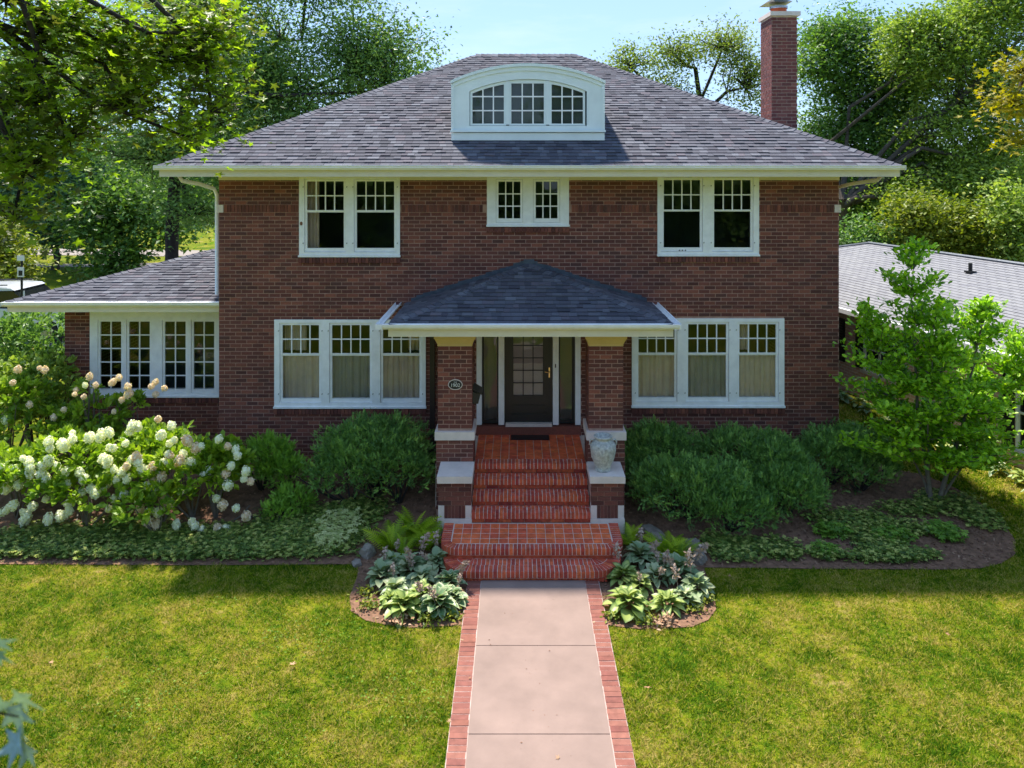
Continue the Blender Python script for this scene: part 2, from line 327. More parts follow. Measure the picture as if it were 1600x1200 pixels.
def holed(mb, x0, x1, z0, z1, holes, y0, y1, tone=0.):
    for c in cells(x0, x1, z0, z1, holes): mb.box(c[0], c[1], y0, y1, c[2], c[3], tone)

def rand_frames(n, r, up_bias=.5, horiz=None):
    """n random leaf frames: third axis (leaf normal) biased upwards, first axis (leaf length) random"""
    nrm = r.normal(size=(n, 3)); nrm[:, 2] = np.abs(nrm[:, 2]) * (1 + up_bias) + up_bias; nrm /= np.linalg.norm(nrm, axis=1)[:, None]
    a = r.normal(size=(n, 3)); a -= (a * nrm).sum(1)[:, None] * nrm; a /= np.linalg.norm(a, axis=1)[:, None]
    b = np.cross(nrm, a); return np.stack([a, b, nrm], axis=2)
LEAF4 = (np.array([(0, 0, 0), (.45, .27, .05), (1, 0, -.06), (.45, -.27, .05)]), np.array([(0, 1, 2), (0, 2, 3)]))
LEAF8 = (np.array([(0, 0, 0), (.3, .2, .05), (.68, .25, .04), (1, 0, -.08), (.68, -.25, .04), (.3, -.2, .05), (.5, 0, -.01)]), np.array([(0, 1, 6), (1, 2, 6), (2, 3, 6), (3, 4, 6), (4, 5, 6), (5, 0, 6)]))

# ------------------------------------------------------------------ ground, roads
def sheet(name, poly, m, lift, kind='structure', ycuts=None):
    bm = bmesh.new(); vs = [bm.verts.new((x, y, 0)) for x, y in poly]; bm.faces.new(vs)
    for yc in (ycuts if ycuts is not None else np.arange(11.5, 14.4, .1)):
        bmesh.ops.bisect_plane(bm, geom=bm.verts[:] + bm.edges[:] + bm.faces[:], plane_co=(0, float(yc), 0), plane_no=(0, 1, 0))
    bmesh.ops.triangulate(bm, faces=bm.faces[:])
    for v in bm.verts: v.co.z = float(g(v.co.y)) + lift
    for f in bm.faces:
        f.normal_update()
        if f.normal.z < 0: f.normal_flip()
    me = bpy.data.meshes.new(name); bm.to_mesh(me); bm.free(); return struct(name, me, m, kind=kind)
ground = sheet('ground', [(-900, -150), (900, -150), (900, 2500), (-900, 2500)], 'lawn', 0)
BL = [(-14, 11.62), (-9.5, 11.72), (-7.87, 11.69), (-5, 11.66), (-2.42, 11.69), (-2.36, 11.35), (-2.36, 10.8), (-2.25, 10.45), (-2.02, 10.24), (-1.70, 10.13), (-1.41, 10.08), (-.73, 10.13), (-.73, 14.6), (-5.6, 14.6), (-5.6, 15.45), (-9.3, 15.45), (-14, 15.45)]
BR = [(1.20, 10.13), (1.6, 10.05), (1.95, 10.06), (2.3, 10.10), (2.55, 10.25), (2.72, 10.5), (2.78, 10.81), (2.80, 11.2), (2.82, 11.60), (4.6, 11.56), (6.46, 11.54), (7.0, 11.58), (7.4, 11.72), (7.75, 11.95), (7.98, 12.3), (8.08, 12.75), (8.03, 13.3), (7.85, 13.8), (7.55, 14.25), (7.1, 14.6), (6.8, 15.5), (6.2, 16.5), (6.2, 14.6), (1.20, 14.6)]
sheet('left_bed_soil', BL, 'soil', .012); sheet('right_bed_soil', BR, 'soil', .012)
def inpoly(x, y, poly):
    c = np.zeros(len(x), bool); j = len(poly) - 1
    for i in range(len(poly)):
        xi, yi = poly[i]; xj, yj = poly[j]
        k = ((yi > y) != (yj > y)) & (x < (xj - xi) * (y - yi) / (yj - yi + 1e-12) + xi); c ^= k; j = i
    return c
# far street on the left, its sidewalk and drives
sheet('road', [(-120, 24.6), (-2, 24.6), (-2, 36.0), (-120, 36.0)], 'road', .012, ycuts=[])
sheet('sidewalk', [(-120, 45.2), (-24, 44.6), (-14, 47.6), (5, 48), (5, 49.0), (-14.5, 48.6), (-24, 46.0), (-120, 46.6)], 'sidewalk', .014, ycuts=[])
sheet('driveway', [(-80, 54.5), (-34, 51.0), (-23, 50.0), (-16, 50.4), (-15, 53), (-26, 54), (-80, 60)], 'sidewalk', .02, ycuts=[])
sheet('road', [(-120, -14), (120, -14), (120, -6), (-120, -6)], 'road', .012, ycuts=[])
# near walk: slabs and brick borders
PX0, PX1 = -.52, .986
path = MB(); path.box(PX0 - .203, PX1 + .203, 3.0, 11.17, -.08, .0185)
path_o = struct('path', path, 'paver_mortar')
ys = [11.16, 9.626, 8.117, 6.6, 5.09, 3.6]
for a, b in zip(ys[:-1], ys[1:]):
    s_ = MB(); bm = bmesh.new(); bmesh.ops.create_cube(bm, size=1, matrix=TS(PX0 + .004, PX1 - .004, b + .006, a - .006, -.05, .028)); bmesh.ops.bevel(bm, geom=[e for e in bm.edges], offset=.006, segments=1)
    me = bpy.data.meshes.new('concrete_slab'); bm.to_mesh(me); bm.free(); me.materials.append(M['concrete']); o = bpy.data.objects.new('concrete_slab', me); COL.objects.link(o); o.parent = path_o
pb = unit_box_mesh('paver_brick', 'paver')
y = 11.15; 
while y > 4.0:
    for x0, x1 in ((PX0 - .197, PX0 - .006), (PX1 + .006, PX1 + .197)):
        j = random.uniform(-.004, .004); o = bpy.data.objects.new('brick', pb); COL.objects.link(o); o.parent = path_o
        o.matrix_local = TS(x0 + j, x1 + j, y - .083, y, -.05, .022 + random.uniform(-.003, .003)) @ Matrix.Rotation(random.uniform(-.01, .01), 4, 'Z')
    y -= .091

# ------------------------------------------------------------------ the house
XL, XR, ZW = -5.68, 6.13, 5.86
house = Thing('brick_house', 'large dark brick house with hipped shingle roof, arched white dormer and front porch', 'house', (AX, F, .25))
wx = lambda px: (px - 808) / 82.0
wz = lambda py: HC - (py - 264) / 82.0
# openings: casing rectangles (x0,x1,z0,z1) and the sashes in each
WIN = [
 dict(n='triple', r=(wx(429.3), wx(665.5), wz(637), wz(499)), s=[(wx(441.6), wx(498.7)), (wx(519), wx(577.9)), (wx(598.5), wx(655.3))], zu=(wz(552), wz(507.7)), zl=(wz(622.5), wz(556)), kind='dh'),
 dict(n='triple', r=(wx(987), wx(1224.7), wz(636), wz(497.3)), s=[(wx(997.5), wx(1053.7)), (wx(1075), wx(1134.4)), (wx(1155), wx(1212))], zu=(wz(551), wz(506.3)), zl=(wz(621), wz(555)), kind='dh'),
 dict(n='double', r=(wx(468), wx(625.2), wz(401.3), wz(276.8)), s=[(wx(480), wx(537.2)), (wx(557.4), wx(616))], zu=(wz(328.3), wz(283.4)), zl=(wz(387.6), wz(331.8)), kind='dh'),
 dict(n='double', r=(wx(1027), wx(1185.2), wz(400), wz(276.8)), s=[(wx(1037), wx(1093.7)), (wx(1115.7), wx(1172.6))], zu=(wz(327.4), wz(281.4)), zl=(wz(386.7), wz(330.4)), kind='dh'),
 dict(n='small', r=(wx(761), wx(888.8), wz(353.8), wz(276.8)), s=[(wx(778.8), wx(813)), (wx(837), wx(871))], zu=(wz(341.2), wz(283.8)), kind='cas', cols=3, rows=3),
]
DOOR = (wx(744.5), wx(907.2), .95, 3.3)
holes = [w['r'] for w in WIN] + [DOOR]
wall = MB()
holed(wall, XL, XR, .0, ZW, holes, F, F + .28)
wall_o = house.part('front_wall', wall, 'mortar')
side = MB(); side.box(XL, XL + .28, F + .281, F + 9.2, 0, ZW); side.box(XR - .28, XR, F + .281, F + 9.2, 0, ZW); side.box(XL, XR, F + 9.2, F + 9.48, 0, ZW)
so = house.part('side_wall', side, 'side_brick'); uv_box(so.data)
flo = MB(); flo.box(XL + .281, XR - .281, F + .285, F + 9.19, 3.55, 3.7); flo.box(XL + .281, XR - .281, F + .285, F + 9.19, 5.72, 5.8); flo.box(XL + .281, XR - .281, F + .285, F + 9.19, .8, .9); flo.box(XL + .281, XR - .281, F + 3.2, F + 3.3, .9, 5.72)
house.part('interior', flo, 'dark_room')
# brick courses: running bond of single bricks proud of the mortar
PB, PH, JT = .2125, .0735, .0135
BELT = (.10 + .0735 * 69, .10 + .0735 * 71)
bricks = []      # (x0,x1,z0,z1,plane y, weight) facing -Y
def lay(x0, x1, z0, z1, y, holes, wgt, off=0):
    k = 0; z = z0
    while z + PH * .6 < z1:
        zc = z + PH / 2; hs = sorted((h[0], h[1]) for h in holes if h[2] < zc < h[3])
        free = []; c = x0
        for a, b in hs:
            if b <= c: continue
            if a > c: free.append((c, min(a, x1)))
            c = max(c, b)
        if c < x1: free.append((c, x1))
        xb = x0 - (PB / 2 if (k + off) % 2 else 0)
        while xb < x1:
            a, b = xb + JT / 2, xb + PB - JT / 2
            for fa, fb in free:
                p, q = max(a, fa + .004), min(b, fb - .004)
                if q - p > .03: bricks.append((p, q, z + JT / 2, min(z + PH - JT / 2, z1), y, wgt))
            xb += PB
        z += PH; k += 1
sillrects = [(w['r'][0] - .01, w['r'][1] + .01, w['r'][2] - .125, w['r'][2]) for w in WIN]
belt = (XL, XR, *BELT)
lay(XL, XR, .10, ZW, F, holes + [belt], 1)
# belt course of upright bricks, in two runs between the upper windows, and sills under each window
def box_bricks(mesh, name, lst, parent=None, th=house):
    for r_ in lst: th.inst(name, mesh, TS(*r_), parent)
bmesh_ = unit_box_mesh('brick', 'brick')
sillmesh = unit_box_mesh('sill_brick', 'brick')
def sill(x0, x1, z, y):
    n = max(1, round((x1 - x0) / .0675)); p = (x1 - x0) / n
    box_bricks(sillmesh, 'sill_brick', [(x0 + i * p + .004, x0 + (i + 1) * p - .004, y - .045 + random.uniform(-.004, .004), y + .02, z - .112, z - .012 + random.uniform(-.003, .003)) for i in range(n)])
for w in WIN: sill(w['r'][0] - .01, w['r'][1] + .01, w['r'][2], F)
stuff = MB()
x = XL + .1
while x < XR - .12:
    if not any(w['r'][0] - .05 < x + .03 < w['r'][1] + .02 and w['r'][3] > 5.5 for w in WIN):
        stuff.box(x + .004, x + .063, F - .016, F + .01, BELT[0] + .006, BELT[1] - .004, rng.random())
    x += .0675
ledge = MB()
for x0, x1 in ((XL - .02, XL + .09), (XR - .09, XR + .03)): ledge.box(x0, x1, F - .025, F + .1, BELT[0], BELT[1])
house.part('corner_stone', ledge, 'stone')

# left wing
WF = 15.5; wsx = lambda px: (px - 808) / 1200 * WF; wsz = lambda py: HC - (py - 264) / 1200 * WF
WXL = -9.13; WR = (wsx(141.5), XL - .001, wsz(620), 3.26)
wing = MB(); holed(wing, WXL, XL - .001, 0, 3.26, [WR], WF, WF + .28); wing_o = house.part('wing_wall', wing, 'mortar')
wside = MB(); wside.box(WXL, WXL + .28, WF + .281, WF + 5.5, 0, 3.26); wside.box(WXL, XL - .001, WF + 5.501, WF + 5.75, 0, 3.26); o = house.part('side_wall', wside, 'side_brick'); uv_box(o.data)
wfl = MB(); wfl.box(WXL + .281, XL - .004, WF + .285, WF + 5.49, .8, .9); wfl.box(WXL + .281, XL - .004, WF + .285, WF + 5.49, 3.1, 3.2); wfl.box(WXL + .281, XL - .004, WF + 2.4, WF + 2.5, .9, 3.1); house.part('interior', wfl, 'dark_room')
lay(WXL, XL, .1, 3.24, WF, [WR], .9)
sill(WR[0] - .01, WR[1], WR[2], WF)

# windows ---------------------------------------------------------------
pane_me = unit_box_mesh('pane', 'glass')
def pane(x0, x1, y, z0, z1, parent):
    tilt = Matrix.Rotation(random.uniform(-.006, .006), 4, 'X') @ Matrix.Rotation(random.uniform(-.006, .006), 4, 'Z')
    c = Vector(((x0 + x1) / 2, y, (z0 + z1) / 2))
    house.inst('pane', pane_me, Matrix.Translation(c) @ tilt @ Matrix.Diagonal((x1 - x0, .003, z1 - z0, 1)), parent)
def grid_sash(name, gx0, gx1, gz0, gz1, cols, rows, y, rail, parent, mname='white', bars=.022):
    """ring of rails round the glass with glazing bars, each pane its own object"""
    mb = MB(); holed(mb, gx0 - rail[0], gx1 + rail[1], gz0 - rail[2], gz1 + rail[3], [(gx0, gx1, gz0, gz1)], y, y + .04)
    for i in range(1, cols): xx = gx0 + (gx1 - gx0) * i / cols; mb.box(xx - bars / 2, xx + bars / 2, y + .006, y + .03, gz0, gz1)
    for i in range(1, rows): zz = gz0 + (gz1 - gz0) * i / rows; mb.box(gx0, gx1, y + .0075, y + .0285, zz - bars / 2, zz + bars / 2)
    s = house.part(name, mb, mname, parent)
    for i in range(cols):
        for j in range(rows):
            pane(gx0 + (gx1 - gx0) * i / cols + (bars / 2 if i else -.003), gx0 + (gx1 - gx0) * (i + 1) / cols - (bars / 2 if i < cols - 1 else -.003), y + .018, gz0 + (gz1 - gz0) * j / rows + (bars / 2 if j else -.003), gz0 + (gz1 - gz0) * (j + 1) / rows - (bars / 2 if j < rows - 1 else -.003), parent)
    return s
hook = unit_box_mesh('hook', 'steel')
def build_window(w, y=F):
    x0, x1, z0, z1 = w['r']; mb = MB(); hl = []
    mrg = .048
    for a, b in w['s']:
        zb = (w['zl'][0] if 'zl' in w else w['zu'][0]) - .075; hl.append((a - mrg, b + mrg, zb, w['zu'][1] + .045))
    holed(mb, x0, x1, z0 + .035, z1, hl, y - .032, y + .09)
    mb.box(x0 - .012, x1 + .012, y - .06, y + .02, z0, z0 + .035)                 # timber sill
    win = house.part('window', mb, 'white')
    for (a, b), h in zip(w['s'], hl):
        e = .004
        if w['kind'] == 'dh':
            grid_sash('sash', a, b, w['zu'][0], w['zu'][1], 4, 2, y - .012, (mrg - e, mrg - e, .022, .045 - e), win)
            grid_sash('sash', a, b, w['zl'][0], w['zl'][1], 1, 1, y + .004, (mrg - e, mrg - e, .075 - e, .0215), win)
            for xx in (a - mrg - .02, b + mrg + .014):
                for zz in (w['zl'][0] + .08, w['zu'][1] - .12): house.inst('hook', hook, TS(xx, xx + .006, y - .04, y - .03, zz, zz + .03) @ Matrix.Rotation(.6, 4, 'Y'), win)
        else:
            grid_sash('sash', a, b, w['zu'][0], w['zu'][1], w['cols'], w['rows'], y - .012, (mrg - e, mrg - e, .075 - e, .045 - e), win)
        bb = MB(); bb.box(h[0] - .03, h[1] + .03, y + .092, y + .1, h[2] - .03, h[2] + .07); house.part('stop_bead', bb, 'white', win)
    return win
wobj = [build_window(w) for w in WIN]
# wing: four tall casements
ws = [(157.3, 189.8), (202, 234.4), (258, 290.4), (303, 335)]
WW = dict(r=(WR[0], WR[1], WR[2], WR[3]), s=[(wsx(a), wsx(b)) for a, b in ws], zu=(wsz(607.8), wsz(502.3)), kind='cas', cols=2, rows=5)
build_window(WW, WF)
# small marks seen on the upper windows
mk = MB()
for k in range(3): mk.lathe((wx(1061.5 + 4.6 * k), F - .028, wz(391)), [(0, 0), (.013, 0), (.013, .001), (0, .001)], 10)
# (three round vents in the bottom rail; lathe axis is turned to face out)
me = mk.mesh('vent_hole', (0, 0, 0))
for v in me.vertices:
    cx = min([wx(1061.5 + 4.6 * k) for k in range(3)], key=lambda c: abs(c - v.co.x)); dx, dy, dz = v.co.x - cx, v.co.y - (F - .028), v.co.z - wz(391)
    v.co = (cx + dx - house.b.x, F - .0135 - dz - house.b.y, wz(391) + dy - house.b.z)
house.part('vent_hole', me, 'dark_metal', wobj[3])
th_ = MB(); th_.lathe((0, 0, 0), [(0, .014), (.018, .012), (.026, .004), (.026, -.004), (0, -.004)], 14); me = th_.mesh('thermometer_face')
me.materials.append(M['copper']); o = bpy.data.objects.new('window_thermometer', me); COL.objects.link(o); o.matrix_world = Matrix.Translation((wx(471.6), F - .036, wz(349))) @ Matrix.Rotation(R(90), 4, 'X') @ Matrix.Diagonal((1, 1.4, 1, 1))
o['label'] = 'small round brown dial fixed to the left casing of the upper left window'; o['category'] = 'thermometer'

# curtains
def curtain(x0, x1, z0, z1, y, label, n=40, amp=.02, folds=5):
    mb = MB(); V = []; r_ = random.uniform(0, 6)
    for i in range(n + 1):
        t = i / n; X = x0 + (x1 - x0) * t; Y = y + amp * math.sin(folds * 2 * math.pi * t + r_) + amp * .5 * math.sin(folds * 4.7 * math.pi * t)
        V += [(X, Y, z0), (X, Y, z1), (X, Y + .004, z1), (X, Y + .004, z0)]
    Fs = []
    for i in range(n):
        a = i * 4; b = a + 4; Fs += [(a, b, b + 1, a + 1), (a + 1, b + 1, b + 2, a + 2), (b + 3, a + 3, a + 2, b + 2), (a + 3, b + 3, b, a)]
    mb.add(V, np.array(Fs)); return single('curtain', mb, 'curtain', label, 'curtain', (0, 0, 0), 'curtains behind the front windows', smooth=False)
nm = ['leftmost', 'middle', 'right-hand']
for wi, sd in ((0, 'left'), (1, 'right')):
    w = WIN[wi]
    for k, (a, b) in enumerate(w['s']):
        curtain(a - .05, b + .05, w['zl'][0] - .06, w['zl'][1] + .03, F + .115, f'cream half curtain in the {nm[k]} sash of the ground floor window {sd} of the porch', folds=4 + k).data.materials[0] = M['curtain' if k != 1 else 'sheer']
w = WIN[0]; a, b = w['s'][0]; curtain(a - .04, a + (b - a) * .55, w['zu'][0], w['zu'][1] + .05, F + .26, 'pale drape seen in the top lights of the leftmost ground floor sash', folds=3)
a, b = w['s'][2]; curtain(b - (b - a) * .35, b + .04, w['zu'][0], w['zu'][1] + .05, F + .26, 'pale drape seen in the top lights beside the left end of the porch roof', folds=3)
w = WIN[2]; a, b = w['s'][0]; curtain(a - .04, a + (b - a) * .26, w['zl'][0] - .05, w['zu'][1] + .05, F + .2, 'pale green drape gathered at the left side of the upper left window', folds=3)
w = WIN[1]; a, b = w['s'][2]; curtain(a + .02, a + (b - a) * .38, w['zu'][0], w['zu'][1] + .05, F + .26, 'pale drape seen in the top lights of the rightmost ground floor sash', folds=2)

# entry -----------------------------------------------------------------
en = MB(); Z0 = 1.134
step = MB(); step.box(DOOR[0], DOOR[1], F - .04, F + .4, .9, Z0 - .03); house.part('entry_step', step, 'brick')
for a, b in ((744.7, 752.8), (779, 788), (863.8, 872.8), (898.7, 907)): en.box(wx(a), wx(b), F - .03, F + .15, Z0, 3.28)
en.box(wx(744.7), wx(907), F - .03, F + .15, 3.281, 3.36)
house.part('door_frame', en, 'white')
thr = MB(); thr.box(wx(790), wx(862.5), F - .06, F + .1, Z0 - .029, Z0 + .025); house.part('threshold', thr, 'stone')
dx0, dx1, gx0, gx1 = wx(788.5), wx(863.3), wx(802), wx(848.5)
dr = MB(); dy = F + .05; gz0, gz1 = wz(619), wz(619) + 1.43
holed(dr, dx0, dx1, Z0 + .03, 3.27, [(gx0, gx1, gz0, gz1), (wx(799.5), wx(852), wz(648.5), wz(632))], dy, dy + .05)
dr.box(wx(799.5), wx(852), dy + .014, dy + .04, wz(648.5), wz(632)); dr.box(wx(801.8), wx(849.8), dy + .002, dy + .02, wz(646.2), wz(634.3))
door = house.part('door', dr, 'black_paint')
bars = MB()
for i in (1, 2): xx = gx0 + (gx1 - gx0) * i / 3; bars.box(xx - .009, xx + .009, dy + .005, dy + .03, gz0, gz1)
for i in range(1, 6): zz = gz0 + (gz1 - gz0) * i / 6; bars.box(gx0, gx1, dy + .0065, dy + .028, zz - (.03 if i == 2 and 0 else .008), zz + .008)
house.part('glazing_bars', bars, 'black_paint', door)
for i in range(3):
    for j in range(6):
        pane(gx0 + (gx1 - gx0) * i / 3 + .005, gx0 + (gx1 - gx0) * (i + 1) / 3 - .005, dy + .018, gz0 + (gz1 - gz0) * j / 6 + .005, gz0 + (gz1 - gz0) * (j + 1) / 6 - .005, door)
hd = MB(); hx = wx(858.4); hd.box(hx - .012, hx + .012, dy - .012, dy, wz(590.5), wz(575)); hd.tube([(hx, dy - .01, wz(582)), (hx, dy - .05, wz(582)), (hx - .09, dy - .055, wz(581))], .009, 8); house.part('handle', hd, 'brass', door)
bell = MB(); bell.box(wx(867), wx(868.6), F - .042, F - .03, wz(573.5), wz(568)); house.part('doorbell', bell, 'dark_metal')
for a, b, gl in ((752.8, 779, (756, 776.5)), (872.8, 898.7, (875.5, 894))):
    sl = MB(); holed(sl, wx(a) + .001, wx(b) - .001, Z0, 3.28, [(wx(gl[0]), wx(gl[1]), Z0 + .07, 3.2)], F + .06, F + .1); s_ = house.part('sidelight', sl, 'black_paint'); pane(wx(gl[0]), wx(gl[1]), F + .08, Z0 + .07, 3.2, s_)
back = MB(); back.box(DOOR[0] - .1, DOOR[1] + .1, F + .9, F + .95, .95, 3.4); house.part('hall_wall', back, 'cream')
sh = MB(); sh.box(gx0 - .03, gx1 + .03, dy + .06, dy + .066, gz0 - .03, gz0 + .60); house.part('door_reflection_sheet', sh, 'sheer', door)  # pale sheet behind the lower panes stands in for the walk's reflection

# roof machinery ---------------------------------------------------------
shmesh_cache = {}
all_shingles = []     # (8 verts, weight)
def shingle_plane(O, U, V, width, ul, ur, rows, expo, wgt, rs, thick=.014, wmin=.09, wmax=.22):
    """courses of tabs on the plane O+u*U+v*V; ul(v), ur(v) give the ends of a course"""
    O, U, V = Vector(O), Vector(U).normalized(), Vector(V).normalized(); Nn = U.cross(V).normalized()
    if Nn.z < 0: Nn = -Nn
    for i in range(rows):
        v0, v1 = i * expo, (i + 1) * expo + .012
        a0, b0, a1, b1 = ul(v0), ur(v0), ul(v1), ur(v1)
        if b0 - a0 < .05: break
        u = min(a0, a1) - rs.uniform(0, .2)
        while u < max(b0, b1):
            w_ = rs.uniform(wmin, wmax); p0, q0 = max(u, a0), min(u + w_ - .003, b0); p1, q1 = max(u, a1), min(u + w_ - .003, b1)
            if q0 - p0 > .012:
                if q1 < p1: p1 = q1 = min(max((p0 + q0) / 2, a1), max(b1, a1))
                t = thick * rs.choice([1, 1, 1.7]); j = rs.uniform(-.004, .004)
                all_shingles.append(([O + U * p0 + V * (v0 + j) + Nn * (t + .004), O + U * q0 + V * (v0 + j) + Nn * (t + .004), O + U * q1 + V * v1 + Nn * .003, O + U * p1 + V * v1 + Nn * .003,
                                      O + U * p0 + V * (v0 + j), O + U * q0 + V * (v0 + j)], wgt + rs.uniform(-.02, .02)))
            u += w_
SHF = [np.array([(0, 1, 2, 3), (4, 5, 1, 0)]), np.array([(4, 0, 3), (1, 5, 2)])]
rs = random.Random(3)
# main hip roof
EX0, EX1, EY0, EY1, EZ = XL - .80, XR + .80, F - .80, F + 9.48 + .6, 6.045
PIT = .5156; runx = (EY1 - EY0) / 2; RZ = EZ + PIT * runx; RXL, RXR, RY = EX0 + runx, EX1 - runx, (EY0 + EY1) / 2
deck = MB(); A = [(EX0, EY0, EZ), (EX1, EY0, EZ), (EX1, EY1, EZ), (EX0, EY1, EZ), (RXL, RY, RZ), (RXR, RY, RZ)]
deck.add(A + [(x_, y_, z_ - .05) for x_, y_, z_ in A[:4]], [(0, 1, 5, 4), (1, 2, 5), (2, 3, 4, 5), (3, 0, 4), (6, 7, 1, 0), (7, 8, 2, 1), (8, 9, 3, 2), (9, 6, 0, 3), (9, 8, 7, 6)])
house.part('roof_deck', deck, 'roof_deck')
sl = math.hypot(1, PIT); Vf = (0, 1 / sl, PIT / sl); Ws = EX1 - EX0; slen = runx * sl
shingle_plane((EX0, EY0, EZ), (1, 0, 0), Vf, Ws, lambda v: v / sl, lambda v: Ws - v / sl, int(slen / .134), .134, .9, rs)
Ds = EY1 - EY0
shingle_plane((EX1, EY0, EZ), (0, 1, 0), (-1 / sl, 0, PIT / sl), Ds, lambda v: v / sl, lambda v: Ds - v / sl, int(slen / .134), .134, .3, rs)
shingle_plane((EX0, EY0, EZ), (0, 1, 0), (1 / sl, 0, PIT / sl), Ds, lambda v: v / sl, lambda v: Ds - v / sl, int(slen / .134), .134, .3, rs)
# porch roof: half pyramid against the wall
PYF, PXL, PXR, PZ = 12.63, -2.12, 2.57, 3.43; PAP = Vector((AX, F, 4.19))
pd = MB(); pd.add([(PXL, PYF, PZ), (PXR, PYF, PZ), (PXR, F, PZ), (PXL, F, PZ), tuple(PAP), (PXL, PYF, PZ - .04), (PXR, PYF, PZ - .04), (PXR, F, PZ - .04), (PXL, F, PZ - .04)],
                  [(0, 1, 4), (1, 2, 4), (3, 0, 4), (5, 6, 1, 0), (6, 7, 2, 1), (8, 5, 0, 3), (8, 7, 6, 5)]); house.part('porch_roof_deck', pd, 'roof_deck')
run = F - PYF; ris = PAP.z - PZ; lf = math.hypot(run, ris); hw = (PXR - PXL) / 2; ls_ = math.hypot(hw, ris)
shingle_plane((PXL, PYF, PZ), (1, 0, 0), (0, run / lf, ris / lf), 0, lambda v: v / lf * hw, lambda v: 2 * hw - v / lf * hw, int(lf / .13), .13, 2.0, rs)
shingle_plane((PXR, PYF, PZ), (0, 1, 0), (-hw / ls_, 0, ris / ls_), 0, lambda v: v / ls_ * run, lambda v: run, int(ls_ / .13), .13, 1.0, rs)
shingle_plane((PXL, PYF, PZ), (0, 1, 0), (hw / ls_, 0, ris / ls_), 0, lambda v: v / ls_ * run, lambda v: run, int(ls_ / .13), .13, 1.0, rs)
# wing roof
GX0, GY0, GZ, GP = WXL - .72, WF - .72, 3.43, .246; GY1 = WF + 5.75 + .7; gw = XL - GX0; gh = GZ + GP * gw
gd = MB(); gd.add([(GX0, GY0, GZ), (XL - .001, GY0, GZ), (XL - .001, GY0 + gw, gh), (XL - .001, GY1 - 2.4, gh), (XL - .001, GY1, GZ), (GX0, GY1, GZ)],
                  [(0, 1, 2), (0, 2, 3), (0, 3, 5), (3, 4, 5)]); gd.add([(GX0, GY0, GZ - .04), (XL - .001, GY0, GZ - .04), (XL - .001, GY1, GZ - .04), (GX0, GY1, GZ - .04)], np.array([(3, 2, 1, 0)])); house.part('wing_roof_deck', gd, 'roof_deck')
gs = math.hypot(1, GP)
shingle_plane((GX0, GY0, GZ), (1, 0, 0), (0, 1 / gs, GP / gs), 0, lambda v: v / gs, lambda v: gw, int(gw * gs / .14), .14, .85, rs)
# the largest 300 as their own objects, the rest as one part
order = sorted(range(len(all_shingles)), key=lambda i: -all_shingles[i][1])
sm = MB(); roof_front = None
big, rest = order[:300], order[300:]
rp_ = MB(); rp_.box(PXL + .02, PXR - .02, PYF + .02, F - .004, PZ - .075, PZ - .0405); porch_roof = house.part('porch_roof', rp_, 'white')
for i in big:
    vs = all_shingles[i][0]; c = sum(vs, Vector()) / 6; mb = MB(); mb.add([tuple(v - c) for v in vs], SHF, 0.); me = mb.mesh('shingle'); me.materials.append(M['shingle']); house.inst('shingle', me, Matrix.Translation(c), porch_roof)
Vb = np.array([[tuple(v) for v in all_shingles[i][0]] for i in rest]); off = (np.arange(len(rest)) * 6)[:, None, None]
sm.v.append(Vb.reshape(-1, 3)); sm.n = len(rest) * 6; sm.t.append(np.repeat(rng.random(len(rest)), 6)); sm.e.append(np.zeros(sm.n))
for q in SHF: sm.f.append((q[None] + off).reshape(-1, q.shape[1]))
house.part('shingles', sm, 'shingle', kind='stuff')
# hip and ridge caps, each a folded piece
def caps(p0, p1, sideA, sideB, w_=.13, step=.14, name='ridge_cap'):
    p0, p1 = Vector(p0), Vector(p1); L_ = (p1 - p0).length; d = (p1 - p0) / L_; n = int(L_ / step)
    a, b = Vector(sideA).normalized() * w_, Vector(sideB).normalized() * w_; up = Vector((0, 0, 1))
    mb = MB(); s0, s1 = Vector((0, 0, 0)), d * (step * 1.25)
    lo, hi = up * .024, up * .010
    v = [s0 + a + lo, s0 + lo * 1.5, s0 + b + lo, s1 + a + hi, s1 + hi * 1.5, s1 + b + hi, s0 + a, s0, s0 + b, s1 + a, s1 + b]
    mb.add([tuple(q) for q in v], [(0, 1, 4, 3), (1, 2, 5, 4), (6, 7, 1, 0), (7, 8, 2, 1), (6, 0, 3, 9), (2, 8, 10, 5)], 0.); me = mb.mesh(name); me.materials.append(M['shingle'])
    for i in range(n): house.inst(name, me, Matrix.Translation(p0 + d * (i * step)))
def hipsides(p0, p1, n1, n2):
    d = (Vector(p1) - Vector(p0)).normalized(); a = Vector(n1).normalized().cross(d); b = d.cross(Vector(n2).normalized()); return a, b
nF, nR, nL = Vector((0, -PIT, 1)), Vector((PIT, 0, 1)), Vector((-PIT, 0, 1))
def dn(v): return v if v.z < 0 else -v
for p0, p1, n2 in (((EX0, EY0, EZ), (RXL, RY, RZ), nL), ((EX1, EY0, EZ), (RXR, RY, RZ), nR)):
    a, b = hipsides(p0, p1, nF, n2); caps(p0, p1, dn(a), dn(b))
caps((RXL, RY, RZ + .01), (RXR, RY, RZ + .01), Vector((0, -1, -PIT)), Vector((0, 1, -PIT)), .16)
nPF, nPL, nPR = Vector((0, -ris / run, 1)), Vector((-ris / hw, 0, 1)), Vector((ris / hw, 0, 1))
for p0, n2 in (((PXL, PYF, PZ), nPL), ((PXR, PYF, PZ), nPR)):
    a, b = hipsides(p0, PAP, nPF, n2); caps(p0, PAP, dn(a), dn(b), .11, .13)
